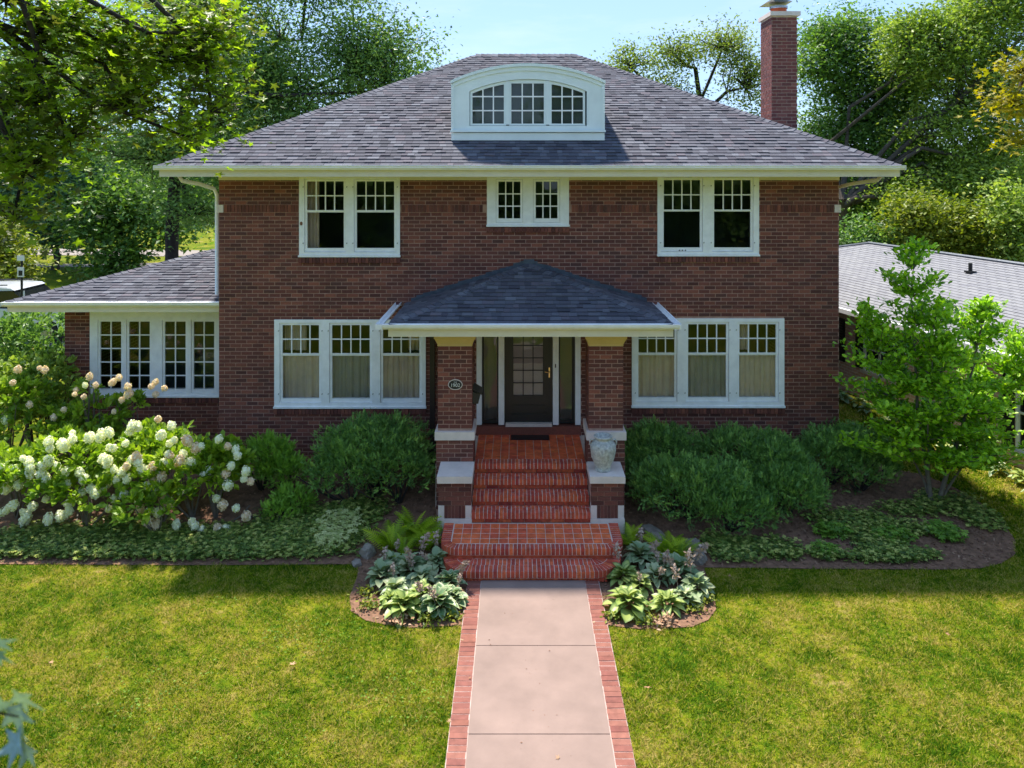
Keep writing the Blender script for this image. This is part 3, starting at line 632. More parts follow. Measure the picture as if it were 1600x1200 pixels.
p0, p1 = (GX0, GY0, GZ), (XL, GY0 + gw, gh); a, b = hipsides(p0, p1, Vector((0, -GP, 1)), Vector((-GP, 0, 1))); caps(p0, p1, dn(a), dn(b), .13)
# stepped flashing where the porch roof meets the wall
fl = MB()
for sgn, ex in ((-1, PXL + .1), (1, PXR - .1)):
    n = 17
    for i in range(n):
        t0, t1 = i / n, (i + 1.25) / n; xa, xb = AX + (ex - AX) * t0, AX + (ex - AX) * min(t1, 1); zA = PAP.z + (PZ - PAP.z) * (xa - AX) / (ex + sgn * .1 - AX); zB = PAP.z + (PZ - PAP.z) * (xb - AX) / (ex + sgn * .1 - AX)
        y_ = F - .013 - .0015 * (i % 2); jj = random.uniform(-.012, .012)
        xs_ = sorted([(xa, zA), (xb, zB)]); zt = max(zA, zB) + .075 + jj
        fl.prism(xs_[0][0], xs_[1][0], y_, y_ + .004, xs_[0][1] - .02, xs_[1][1] - .02, zt - (.03 if sgn < 0 else 0), zt - (.03 if sgn > 0 else 0))
fl.box(AX - .1, AX + .1, F - .03, F - .018, PAP.z - .03, PAP.z + .09)
house.part('flashing', fl, 'lead')
# gutters, fascias, soffits
def gutter(x0, x1, y, zt, m='white', ret=0, name='gutter'):
    prof = [(0, 0), (-.020, 0), (-.020, -.012), (-.006, -.02), (-.006, -.045), (.030, -.085), (.10, -.085), (.10, 0), (.088, 0), (.088, -.06), (.03, -.06), (.006, -.03)]
    # K-style section swept along x
    mb = MB(); V = [(x0, y + a, zt + b) for a, b in prof] + [(x1, y + a, zt + b) for a, b in prof]; n = len(prof)
    Fs = [(i, (i + 1) % n, n + (i + 1) % n, n + i) for i in range(n)]; mb.add(V, np.array(Fs)); mb.box(x0, x0 + .004, y - .019, y + .099, zt - .084, zt - .001); mb.box(x1 - .004, x1, y - .019, y + .099, zt - .084, zt - .001)
    return mb
house.part('gutter', gutter(EX0 - .02, EX1 + .02, EY0 - .10, EZ + .02), 'white')
tr = MB(); tr.box(EX0 + .05, EX1 - .05, EY0 + .0, EY0 + .03, 5.86, EZ - .052); tr.box(EX0 + .02, EX0 + .05, EY0 + .031, EY1, 5.86, EZ - .052); tr.box(EX1 - .05, EX1 - .02, EY0 + .031, EY1, 5.86, EZ - .052)
house.part('fascia', tr, 'cream')
so_ = MB(); so_.box(EX0 + .051, EX1 - .051, EY0 + .031, F - .001, 5.862, 5.88); so_.box(EX0 + .051, XL - .001, F, EY1 - .1, 5.862, 5.88); so_.box(XR + .001, EX1 - .051, F, EY1 - .1, 5.862, 5.88); house.part('soffit', so_, 'cream')
fz = MB()
for c in cells(XL, XR, 5.785, 5.861, [w['r'] for w in WIN]): fz.box(c[0], c[1], F - .03, F - .0, c[2], c[3])
house.part('frieze_board', fz, 'cream')
house.part('gutter', gutter(PXL - .09, PXR + .09, PYF - .10, PZ + .03), 'white')
for s_, X in ((-1, PXL), (1, PXR)):
    mb = gutter(0, F - PYF + .08, 0, 0); me = mb.mesh('gutter'); me.transform(Matrix.Translation((X + s_ * .10 - house.b.x, (PYF - .08) - house.b.y, PZ + .03 - house.b.z)) @ Matrix(((0, -s_ * -1 if s_ < 0 else -1, 0, 0), (1, 0, 0, 0), (0, 0, 1, 0), (0, 0, 0, 1))) @ Matrix.Diagonal((1, 1, 1, 1))); house.part('gutter', me, 'white')
pf = MB(); pf.box(PXL + .0, PXR, PYF + .0, PYF + .03, PZ - .19, PZ - .041); pf.box(PXL, PXL + .03, PYF + .031, F - .035, PZ - .19, PZ - .041); pf.box(PXR - .03, PXR, PYF + .031, F - .035, PZ - .19, PZ - .041); house.part('fascia', pf, 'cream')
pc = MB(); pc.box(PXL + .031, PXR - .031, PYF + .031, F - .036, PZ - .17, PZ - .15); house.part('porch_ceiling', pc, 'cream')
house.part('gutter', gutter(GX0 - .02, XL - .002, GY0 - .10, GZ + .02), 'white')
wf = MB(); wf.box(GX0 + .05, XL - .002, GY0, GY0 + .03, 3.245, GZ - .042); wf.box(GX0 + .02, GX0 + .05, GY0 + .031, GY1, 3.245, GZ - .042); house.part('fascia', wf, 'cream')
ws2 = MB(); ws2.box(GX0 + .051, XL - .002, GY0 + .031, WF - .001, 3.262, 3.28); ws2.box(GX0 + .051, WXL, WF, GY1 - .1, 3.262, 3.28); house.part('soffit', ws2, 'cream')
# downspouts
ds = MB(); ds.tube([(-6.15, EY0 + .15, 5.87), (-6.14, EY0 + .25, 5.78), (-5.95, F - .25, 5.72), (-5.78, F + .02, 5.62), (-5.75, F + .08, 5.5), (-5.75, F + .08, 3.6)], .036, 10); house.part('downspout', ds, 'white', smooth=True)
ds = MB(); ds.tube([(6.62, EY0 + .15, 5.87), (6.61, EY0 + .25, 5.8), (6.4, F - .0, 5.72), (6.2, F + .45, 5.62), (6.19, F + .5, 5.5), (6.19, F + .5, .4)], .036, 10); house.part('downspout', ds, 'cream', smooth=True)
ds = MB(); ds.box(wx(672.5), wx(680), F - .11, F - .025, .35, PZ - .18); house.part('downspout', ds, 'brown_metal')

# dormer ---------------------------------------------------------------
DF = 14.77; sx = lambda px: (px - 808) / 1200 * DF; sz = lambda py: HC - (py - 264) / 1200 * DF
dX0, dX1 = sx(705), sx(944.8); dC = (dX0 + dX1) / 2; dH = (dX1 - dX0) / 2
def arc(x, c, h, z0, z1):      # arch rising from z0 at c+-h to z1 at c
    f = z1 - z0; Rr = (h * h + f * f) / (2 * f); return z1 - Rr + math.sqrt(max(Rr * Rr - (x - c) ** 2, 0))
outer = lambda x: arc(x, dC, dH, sz(126.5), sz(100)); oX0, oX1 = sx(733.6), sx(917); oH = (oX1 - oX0) / 2; oC = (oX0 + oX1) / 2
inner = lambda x: arc(x, oC, oH, sz(142.5), sz(123.5)); zb = sz(219.3); zs = sz(196.5)
def fan(mb, xa, xb, zlo, zhi, y0, y1, n=24):
    for i in range(n):
        p, q = xa + (xb - xa) * i / n, xa + (xb - xa) * (i + 1) / n; mb.prism(p, q, y0, y1, zlo(p), zlo(q), zhi(p), zhi(q))
K = lambda z: (lambda x: z)
body = MB(); fan(body, dX0 + .03, dX1 - .03, K(6.4), lambda x: outer(x) - .03, DF + .16, 17.9, 30); house.part('dormer', body, 'copper')
dl = MB(); fan(dl, dX0 - .01, dX1 + .01, lambda x: outer(x) - .008, lambda x: outer(x) + .012, DF + .02, 17.9, 30); dormer = house.part('dormer_roof', dl, 'lead')
fp = MB(); fan(fp, dX0, oX0, K(zs), outer, DF, DF + .15, 6); fan(fp, oX1, dX1, K(zs), outer, DF, DF + .15, 6); fan(fp, oX0, oX1, inner, outer, DF, DF + .15, 30); fp.box(dX0, dX1, DF, DF + .15, sz(205), zs)
fp.box(dX0 + .004, dX1 - .004, DF - .02, DF + .14, zb, sz(207.5)); fp.box(dX0 - .015, dX1 + .015, DF - .06, DF - .001, sz(206.6), sz(203.4))
house.part('dormer_front', fp, 'dormer_paint', dormer)
mo = MB(); fan(mo, dX0 - .012, dX1 + .012, lambda x: outer(x) - .05, lambda x: outer(x) + .008, DF - .05, DF - .001, 36); fan(mo, dX0 + .05, dX1 - .05, lambda x: outer(x) - .13, lambda x: outer(x) - .053, DF - .022, DF - .001, 36)
mo.box(dX0, dX0 + .05, DF - .03, DF - .001, sz(203.3), outer(dX0) - .055); mo.box(dX1 - .05, dX1, DF - .03, DF - .001, sz(203.3), outer(dX1) - .055)
house.part('dormer_moulding', mo, 'dormer_paint', dormer)
for k, (a, b) in enumerate(((738, 787.2), (799, 849.9), (862, 911))):
    gx0_, gx1_ = sx(a), sx(b); gz_ = sz(193); fr = .045; lo = lambda x: min(inner(x) - .06, sz(130)); xa, xb = gx0_ - fr + .002, gx1_ + fr - .002
    f_ = MB(); y_ = DF + .03
    fan(f_, xa, gx0_, K(gz_ - .035), lambda x: inner(x) - .006, y_, y_ + .05, 2); fan(f_, gx1_, xb, K(gz_ - .035), lambda x: inner(x) - .006, y_, y_ + .05, 2)
    fan(f_, gx0_, gx1_, lo, lambda x: inner(x) - .006, y_, y_ + .05, 10); f_.box(gx0_, gx1_, y_, y_ + .05, gz_ - .035, gz_)
    win = house.part('dormer_window', f_, 'dormer_paint'); bm_ = MB()
    for i in (1, 2): xx = gx0_ + (gx1_ - gx0_) * i / 3; bm_.box(xx - .012, xx + .012, y_ + .004, y_ + .03, gz_, lo(xx) + .004)
    zr = [gz_, sz(172.6), sz(150.6)]
    for z_ in zr[1:]: bm_.box(gx0_, gx1_, y_ + .0055, y_ + .0285, z_ - .012, z_ + .012)
    house.part('glazing_bars', bm_, 'white', win)
    for i in range(3):
        p, q = gx0_ + (gx1_ - gx0_) * i / 3, gx0_ + (gx1_ - gx0_) * (i + 1) / 3
        for j in range(3):
            pm = MB(); za = zr[j]; top = (K(zr[j + 1]), ) if j < 2 else (lambda x: lo(x) + .004,)
            fan(pm, p + .008, q - .008, K(za + .006), lambda x, T=top[0]: T(x), y_ + .016, y_ + .019, 4); house.part('pane', pm, 'glass', win)
for i in (1, 2):
    mb = MB(); xx = sx((793.1, 856)[i - 1]); mb.box(xx - .03, xx + .03, DF + .012, DF + .09, sz(194.5), inner(xx) - .01); house.part('mullion', mb, 'dormer_paint', dormer)
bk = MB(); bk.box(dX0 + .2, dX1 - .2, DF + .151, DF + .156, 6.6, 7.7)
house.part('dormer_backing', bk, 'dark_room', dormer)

# chimney ---------------------------------------------------------------
CY0, CY1, CX0, CX1, CZ = 16.4, 17.12, 5.44, 5.975, 9.27
ch = MB(); ch.box(CX0, CX1, CY0, CY1, 6.0, CZ); chim = house.part('chimney', ch, 'step_mortar')
cb = MB(); z = 6.3; k = 0
while z + PH < CZ + .01:
    for (a0, a1, ax) in ((CX0, CX1, 0), (CY0, CY1, 1)):
        xb = a0 - (PB / 2 if (k + ax) % 2 else 0)
        while xb < a1:
            p, q = max(xb + .005, a0 - .008), min(xb + PB - .005, a1 + .008)
            if xb < a0: p = a0 - .008
            if q - p > .03:
                if ax == 0: cb.box(p, q, CY0 - .008, CY0 + .02, z + .005, z + PH - .005, rng.random())
                else: cb.box(CX0 - .0075, CX0 + .02, p + .009, q, z + .005, z + PH - .005, rng.random())
            xb += PB
    z += PH; k += 1
house.part('chimney_brickwork', cb, 'chimney_brick', chim, kind='stuff')
cc = MB(); cc.box(CX0 - .05, CX1 + .06, CY0 - .06, CY1 + .05, CZ, CZ + .09); house.part('chimney_cap', cc, 'stone', chim)
fl_ = MB(); fl_.lathe((5.70, 16.75, CZ + .09), [(.17, 0), (.17, .13), (.14, .13), (.14, 0)], 20); house.part('flue', fl_, 'tile', chim)
hdm = MB(); hx_, hy_, hz_ = 5.70, 16.75, CZ + .22
hdm.lathe((hx_, hy_, hz_), [(.19, 0), (.19, .05), (.15, .05)], 20); hdm.add([(hx_ - .33, hy_ - .3, hz_ + .10), (hx_ + .2, hy_ - .3, hz_ + .10), (hx_ + .2, hy_ + .3, hz_ + .10), (hx_ - .33, hy_ + .3, hz_ + .10), (hx_ - .05, hy_ - .12, hz_ + .2), (hx_ + .1, hy_ - .12, hz_ + .2), (hx_ + .1, hy_ + .12, hz_ + .2), (hx_ - .05, hy_ + .12, hz_ + .2)], [(0, 1, 5, 4), (1, 2, 6, 5), (2, 3, 7, 6), (3, 0, 4, 7), (4, 5, 6, 7), (3, 2, 1, 0)])
for z_ in (.26, .34): hdm.box(hx_ - .16, hx_ + .16, hy_ - .16, hy_ + .16, hz_ + z_ - .04, hz_ + z_)
hdm.box(hx_ - .25, hx_ + .25, hy_ - .25, hy_ + .25, hz_ + .40, hz_ + .42)
house.part('chimney_hood', hdm, 'steel', chim)

# porch piers -------------------------------------------------------------
PF = 13.0; brick_side = []
def pier(x0, x1, inner_sign):
    body = MB(); body.box(x0 + .008, x1 - .008, PF + .008, PF + .58, 1.566, 3.0); body.box(x0 - .012, x1 + .012, PF - .042, PF + .62, 0, 1.43)
    p = house.part('porch_pier', body, 'mortar'); st = MB(); st.box(x0 - .04, x1 + .04, PF - .07, PF + .65, 1.43, 1.566); house.part('stone_band', st, 'stone', p)
    cp = MB(); cp.box(x0 + .0, x1 - .0, PF + .0, PF + .6, 3.0, 3.03); cp.add([(x0 + .003, PF + .003, 3.0301), (x1 - .003, PF + .003, 3.0301), (x1 - .003, PF + .597, 3.0301), (x0 + .003, PF + .597, 3.0301), (x0 - .045, PF - .045, 3.13), (x1 + .045, PF - .045, 3.13), (x1 + .045, PF + .64, 3.13), (x0 - .045, PF + .64, 3.13)], [(0, 1, 5, 4), (1, 2, 6, 5), (2, 3, 7, 6), (3, 0, 4, 7), (4, 5, 6, 7)])
    cp.box(x0 - .055, x1 + .055, PF - .055, PF + .65, 3.131, 3.26); house.part('capital', cp, 'ochre', p)
    for (z0, z1, xa, xb, yf) in ((1.566, 3.0, x0, x1, PF + .008), (.25, 1.43, x0 - .02, x1 + .02, PF - .042)):
        k = 0; z = z1
        while z - PH > z0 - .03:
            z -= PH; P3 = (xb - xa) / 3; c = xa - (P3 / 2 if k % 2 else 0); 
            while c < xb - .01:
                p0, q0 = max(c + JT / 2, xa), min(c + P3 - JT / 2, xb)
                if q0 - p0 > .03: bricks.append((p0, q0, z + JT / 2, z + PH - JT / 2, yf, 3))
                c += P3
            # inner side face
            X = xb if inner_sign > 0 else xa; c = yf - .0 - (P3 / 2 if k % 2 == 0 else 0)
            while c < yf + .56:
                p0, q0 = max(c + JT / 2, yf + .002), min(c + P3 - JT / 2, yf + .57)
                if q0 - p0 > .03: brick_side.append((X - .012 if inner_sign > 0 else X - .0005, X + .0005 if inner_sign > 0 else X + .012, p0, q0, z + JT / 2, z + PH - JT / 2))
                c += P3
            k += 1
    return p
pier(-1.349, -.758, 1); pier(1.208, 1.80, -1)
bm2 = MB(); bm2.box(PXL + .25, PXR - .25, PF + .1, PF + .35, 3.262, 3.28); bm2.box(-1.25, -1.0, PF + .61, F - .04, 3.13, 3.27); bm2.box(1.45, 1.7, PF + .61, F - .04, 3.13, 3.27); house.part('porch_beam', bm2, 'cream')
# split bricks: 300 largest single, the rest one part
bricks.sort(key=lambda b: (-b[5], abs((b[2] + b[3]) / 2 - 2.9) * .3 + abs(b[0] - AX) if b[5] < 3 else 0))
for b in bricks[:300]:
    pr = random.uniform(-.003, .003); house.inst('brick', bmesh_, TS(b[0], b[1], b[4] - .006 + pr, b[4] + .02, b[2], b[3]), wall_o)
for b in bricks[300:]: stuff.box(b[0], b[1], b[4] - .006 + random.uniform(-.0035, .0035), b[4] + .02, b[2], b[3], rng.random(), back=False)
for b in brick_side: stuff.box(*b, rng.random())
house.part('brickwork', stuff, 'brick', kind='stuff')

# ------------------------------------------------------------------ front steps (brick stoop)
RH = .95 / 6
steps = Thing('front_steps', 'red brick front steps with tiled landing, rounded lower treads and stone capped side blocks', 'steps', (AX, 12.5, 0))
SX0, SX1 = -.735, 1.185
core = MB(); core.box(-1.40, -.74, 13.18, F - .001, 0, .93); core.box(1.19, 1.85, 13.18, F - .001, 0, .93); core.box(-.739, 1.189, 13.215, F - .002, 0, .93)                        # porch platform
edges = [13.17, 12.893, 12.616, 12.34]
for i, e in enumerate(edges): core.box(SX0 + .001, SX1 - .001, e + .045, 13.30 if i == 0 else edges[i - 1] + .0449, 0, .95 - RH * i - .0755 - (.04 if i == 0 else 0))
steps.part('step_core', core, 'step_mortar')
rise = MB()
for i, e in enumerate(edges):
    zt = .95 - RH * i - .105; n = 9; p = (SX1 - SX0) / n
    for k in range(n): rise.box(SX0 + k * p + .004, SX0 + (k + 1) * p - .004, e + .022, e + .04, zt - .06, zt - .004, rng.random())
steps.part('riser_bricks', rise, 'step_brick', kind='stuff')
rb = unit_box_mesh('step_brick', 'step_brick'); sb = []
def wedge(p, q, depth, z0, z1, name='brick', nn_=None):
    """one rowlock brick with its outer edge from p to q, reaching depth inwards"""
    if nn_:
        p, q = Vector(p), Vector(q); a, b = p + nn_[0] * depth, q + nn_[1] * depth; m_ = (p + q + a + b) / 4; mb = MB()
        P = [p - m_, q - m_, b - m_, a - m_]; mb.add([(v.x, v.y, z0 - z1) for v in P] + [(v.x, v.y, 0) for v in P], np.array([(0, 1, 5, 4), (1, 2, 6, 5), (2, 3, 7, 6), (3, 0, 4, 7), (4, 5, 6, 7), (3, 2, 1, 0)]))
        me = mb.mesh(name); me.materials.append(M['step_brick']); steps.inst(name, me, Matrix.Translation((m_.x, m_.y, z1))); return
    p, q = Vector(p), Vector(q); m_ = (p + q) / 2; t = (q - p); L_ = t.length; t.normalize(); n = Vector((-t.y, t.x))
    ang = math.atan2(t.y, t.x); c = m_ + n * (depth / 2)
    steps.inst(name, rb, Matrix.Translation((c.x, c.y, (z0 + z1) / 2)) @ Matrix.Rotation(ang, 4, 'Z') @ Matrix.Diagonal((L_, depth, z1 - z0, 1)))
for i, e in enumerate(edges):
    zt = .95 - RH * i; n = 30; p = (SX1 - SX0) / n; dpt = .20
    tb = MB(); tb.box(SX0, SX1, e + .003, e + (.26 if i else .205), zt - .098, zt - .0035); steps.part('mortar_bed', tb, 'step_mortar')
    for k in range(n):
        dd_ = .195 if (k + i) % 3 else .115
        wedge((SX0 + k * p + .0055, e + random.uniform(-.002, .002)), (SX0 + (k + 1) * p - .0055, e), dd_, zt - .102, zt + random.uniform(-.002, .002))
        if i: wedge((SX0 + k * p + .0055, e + dd_ + .010), (SX0 + (k + 1) * p - .0055, e + dd_ + .010), .272 - dd_ - .01, zt - .05, zt + random.uniform(-.002, .002))
        elif dd_ < .15: wedge((SX0 + k * p + .0055, e + dd_ + .010), (SX0 + (k + 1) * p - .0055, e + dd_ + .010), .07, zt - .05, zt)
# porch floor tiles and landing tiles
tl = unit_box_mesh('floor_tile', 'tile')
def tiles(x0, x1, y0, y1, z, p, name='tile', zb=.012):
    nx, ny = round((x1 - x0) / p), round((y1 - y0) / p); a, b = (x1 - x0) / nx, (y1 - y0) / ny
    for i in range(nx):
        for j in range(ny): steps.inst(name, tl, TS(x0 + i * a + .005, x0 + (i + 1) * a - .005, y0 + j * b + .008, y0 + (j + 1) * b - .008, z - .015, z + random.uniform(-.001, .001)))
fb = MB(); fb.box(SX0, SX1, 13.375, F - .002, .931, .943); steps.part('mortar_bed', fb, 'step_mortar')
tiles(SX0, SX1, 13.38, F - .03, .95, .147)
def rounded(x0, x1, yb, yf, r, n=10):
    """outline from back left, round the front, to back right"""
    P = [(x0, yb)]; 
    for i in range(n + 1): a = math.pi + (math.pi / 2) * i / n; P.append((x0 + r + r * math.cos(a), yf + r + r * math.sin(a)))
    for i in range(n + 1): a = 1.5 * math.pi + (math.pi / 2) * i / n; P.append((x1 - r + r * math.cos(a), yf + r + r * math.sin(a)))
    P.append((x1, yb)); return P
def walk(P, pitch):
    out = []; P = [Vector(p) for p in P]; seg = [(P[i + 1] - P[i]).length for i in range(len(P) - 1)]; tot = sum(seg); n = round(tot / pitch); st = tot / n
    def at(s):
        for i, L_ in enumerate(seg):
            if s <= L_ + 1e-9: return P[i].lerp(P[i + 1], s / L_ if L_ else 0)
            s -= L_
        return P[-1]
    def nrm(s):
        t = at(min(s + .03, tot)) - at(max(s - .03, 0)); t.normalize(); return Vector((-t.y, t.x))
    return [(at(i * st + .0055), at((i + 1) * st - .0055), (nrm(i * st + .0055), nrm((i + 1) * st - .0055))) for i in range(n)]
def slab(P, z0, z1, m, name):
    bm = bmesh.new(); vs = [bm.verts.new((x_ - steps.b.x, y_ - steps.b.y, z0 - steps.b.z)) for x_, y_ in P]; f = bm.faces.new(vs); r_ = bmesh.ops.extrude_face_region(bm, geom=[f])
    for v in r_['geom']:
        if isinstance(v, bmesh.types.BMVert): v.co.z = z1 - steps.b.z
    bmesh.ops.recalc_face_normals(bm, faces=bm.faces[:]); me = bpy.data.meshes.new(name); bm.to_mesh(me); bm.free(); return steps.part(name, me, m)
LZ = .95 - 4 * RH; P1 = rounded(-1.165, 1.615, 12.33, 11.49, .27)
slab(rounded(-1.14, 1.59, 12.33, 11.52, .25), 0, LZ - .10, 'step_brick', 'landing_base'); slab(rounded(-1.157, 1.607, 12.33, 11.494, .265), LZ - .10, LZ - .0035, 'step_mortar', 'mortar_bed')
for p, q, w_ in walk(P1, .0635): wedge(p, q, .15, LZ - .095, LZ + random.uniform(-.002, .002), nn_=w_)
tiles(-1.0, 1.45, 11.655, 12.31, LZ, .148)
L2 = .95 - 5 * RH; P2 = rounded(-1.11, 1.56, 11.72, 11.13, .46, 14)
slab(rounded(-1.08, 1.53, 11.70, 11.165, .44), 0.0, L2 - .095, 'step_brick', 'tread_base'); slab(rounded(-1.10, 1.55, 11.70, 11.134, .457), L2 - .095, L2 - .0035, 'step_mortar', 'mortar_bed')
for p, q, w_ in walk(P2, .0635): wedge(p, q, .195, L2 - .09, L2 + random.uniform(-.002, .002), nn_=w_)
P3_ = rounded(-.91, 1.36, 11.70, 11.334, .27)
for p, q, w_ in walk(P3_, .0635): wedge(p, q, .17, L2 - .04, L2 + random.uniform(-.002, .002), nn_=w_)
rz = MB()
for k in range(46):
    x_ = -.78 + k * .0455 * 1; rz.box(x_ + .003, x_ + .038, 11.154, 11.17, .006, L2 - .098, rng.random())
steps.part('foot_bricks', rz, 'step_brick', kind='stuff')
def cheek(x0, x1, side_):
    b = MB(); b.box(x0 + .01, x1 - .01, 12.37, 12.95, .372, .95); p = steps.part('side_block', b, 'mortar')
    lo = MB(); lo.box(x0 - .01, x1 + .01, 12.345, 12.95, -.05, .371); steps.part('concrete_base', lo, 'stone', p)
    cap = MB(); bm = bmesh.new(); bmesh.ops.create_cube(bm, size=1, matrix=Matrix.Translation(-steps.b) @ TS(x0 - .018, x1 + .018, 12.32, 12.956, .951, 1.063)); bmesh.ops.bevel(bm, geom=bm.edges[:], offset=.006, segments=2); me = bpy.data.meshes.new('cap_stone'); bm.to_mesh(me); bm.free(); steps.part('cap_stone', me, 'stone', p)
    cs = MB()
    for a, c in ((x0 + .0, x0 + .095), (x1 - .095, x1)): cs.box(a, c, 12.358, 12.5, .373, .583)
    steps.part('corner_block', cs, 'stone', p)
    n = 6; w_ = (x1 - x0 - .2) / n
    me = bmesh_
    for k in range(n): steps.inst('brick', me, TS(x0 + .1 + k * w_ + .004, x0 + .1 + (k + 1) * w_ - .004, 12.362, 12.4, .378, .578), p)
    z = .95; k = 0; P3 = (x1 - x0) / 2.5
    while z - PH > .57:
        z -= PH; c = x0 - (P3 / 2 if k % 2 else 0)
        while c < x1 - .02:
            p0, q0 = max(c + .0055, x0), min(c + P3 - .0055, x1)
            if q0 - p0 > .03: steps.inst('brick', me, TS(p0, q0, 12.360, 12.4, z + .005, z + PH - .005), p)
            c += P3
        k += 1
cheek(-1.27, -.738, 1); cheek(1.188, 1.72, -1)

# ------------------------------------------------------------------ small things at the entry
mt = MB(); mt.box(wx(796.7) + .02, .60, 14.30, 14.54, .952, .966); single('door_mat', mt, 'dark_metal', 'black rubber door mat lying on the porch tiles before the entry step', 'mat', (0, 0, 0))
ub = (1.41, 12.60, 1.063); ur = Thing('stone_urn', 'weathered blue grey urn with relief band and two lug handles on the right step block', 'urn', ub)
prof = [(0, .0), (.125, 0), (.13, .02), (.125, .05), (.15, .12), (.185, .22), (.205, .32), (.205, .38), (.19, .44), (.155, .48), (.125, .50), (.122, .52), (.15, .535), (.155, .555), (.14, .57), (.115, .565), (.105, .53), (.09, .50), (0, .48)]
um = MB(); um.lathe(ub, prof, 48); me = um.mesh('urn_body', ub, True)
import mathutils.noise as mn
sub = bmesh.new(); sub.from_mesh(me); bmesh.ops.subdivide_edges(sub, edges=sub.edges[:], cuts=1, use_grid_fill=True)
for v in sub.verts:
    if .14 < v.co.z < .44:
        r_ = math.hypot(v.co.x, v.co.y); k = mn.noise(v.co * 28) * .014 + abs(mn.noise(v.co * 14)) * .012
        v.co.x *= 1 + k / max(r_, .05); v.co.y *= 1 + k / max(r_, .05)
sub.to_mesh(me); sub.free(); ur.part('urn_body', me, 'urn')
for s_ in (-1, 1):
    hm = MB(); hm.tube([(ub[0] + s_ * (.155 + a), ub[1], ub[2] + b) for a, b in ((0, .49), (.04, .50), (.062, .47), (.06, .43), (.035, .395))], .016, 10); ur.part('handle', hm, 'urn', smooth=True)
# mailbox on the inner side of the left pier
mbx = Thing('mailbox', 'black wall mailbox with slanted lid fixed to the inner side of the left porch pier', 'mailbox', (-.757, 13.06, 1.9))
b_ = MB(); x0, x1, y0, y1, z0, z1 = -.755, -.62, 13.02, 13.4, 2.02, 2.22; b_.add([(x0, y0, z0), (x1 - .04, y0, z0), (x1 - .04, y1, z0), (x0, y1, z0), (x0, y0, z1), (x1, y0, z1 - .04), (x1, y1, z1 - .04), (x0, y1, z1)], [(0, 1, 5, 4), (1, 2, 6, 5), (2, 3, 7, 6), (3, 0, 4, 7), (4, 5, 6, 7), (3, 2, 1, 0)]); mbx.part('box', b_, 'dark_metal')
l_ = MB(); l_.add([(x0, y0 - .01, z1 + .04), (x1 + .02, y0 - .01, z1 - .05), (x1 + .02, y1 + .01, z1 - .05), (x0, y1 + .01, z1 + .04), (x0, y0 - .01, z1 + .055), (x1 + .02, y0 - .01, z1 - .035), (x1 + .02, y1 + .01, z1 - .035), (x0, y1 + .01, z1 + .055)], [(0, 1, 5, 4), (1, 2, 6, 5), (2, 3, 7, 6), (3, 0, 4, 7), (4, 5, 6, 7), (3, 2, 1, 0)]); mbx.part('lid', l_, 'dark_metal')
# oval address plaque
pc_ = Vector(((711.5 - 808) / 92.3, PF - .006, HC - (600.6 - 264) / 92.3)); pq = Thing('address_plaque', 'oval black plaque with cream rim and the number 1902 on the left porch pier', 'sign', pc_)
def oval(a, b, y0, y1, n=40, ring=None):
    mb = MB(); V = []
    for k in range(n):
        t = 2 * math.pi * k / n; c, s = math.cos(t), math.sin(t); V += [(pc_.x + a * c, y0, pc_.z + b * s), (pc_.x + a * c, y1, pc_.z + b * s)]
        if ring: V += [(pc_.x + (a - ring) * c, y0, pc_.z + (b - ring) * s)]
    st = 3 if ring else 2; Fs = [(k * st, k * st + 1, ((k + 1) % n) * st + 1, ((k + 1) % n) * st) for k in range(n)]
    if ring: Fs += [(k * st + 2, k * st, ((k + 1) % n) * st, ((k + 1) % n) * st + 2) for k in range(n)]
    mb.add(V, np.array(Fs))
    if not ring: mb.f.append(np.array([[k * st for k in range(n)]]))
    return mb
pq.part('plate', oval(.112, .078, pc_.y - .010, pc_.y + .006), 'dark_metal'); pq.part('rim', oval(.122, .088, pc_.y - .014, pc_.y + .006, ring=.011), 'stone')
def text(body, size, loc, name, m, parent):
    cu = bpy.data.curves.new(name, 'FONT'); cu.body = body; cu.size = size; cu.align_x = 'CENTER'; cu.align_y = 'CENTER'; cu.extrude = .001; o = bpy.data.objects.new('tmp', cu); COL.objects.link(o)
    dg = bpy.context.evaluated_depsgraph_get(); me = bpy.data.meshes.new_from_object(o.evaluated_get(dg)); bpy.data.objects.remove(o); me.transform(Matrix.Translation(Vector(loc)) @ Matrix.Rotation(R(90), 4, 'X'))
    me.materials.clear(); me.materials.append(M[m]); r_ = bpy.data.objects.new(name, me); COL.objects.link(r_); r_.parent = parent; return r_
text('1902', .082, (0, -.0115, -.012), 'numerals', 'sign_white', pq.o); text('THE', .03, (0, -.0115, .042), 'small_lettering', 'sign_white', pq.o)

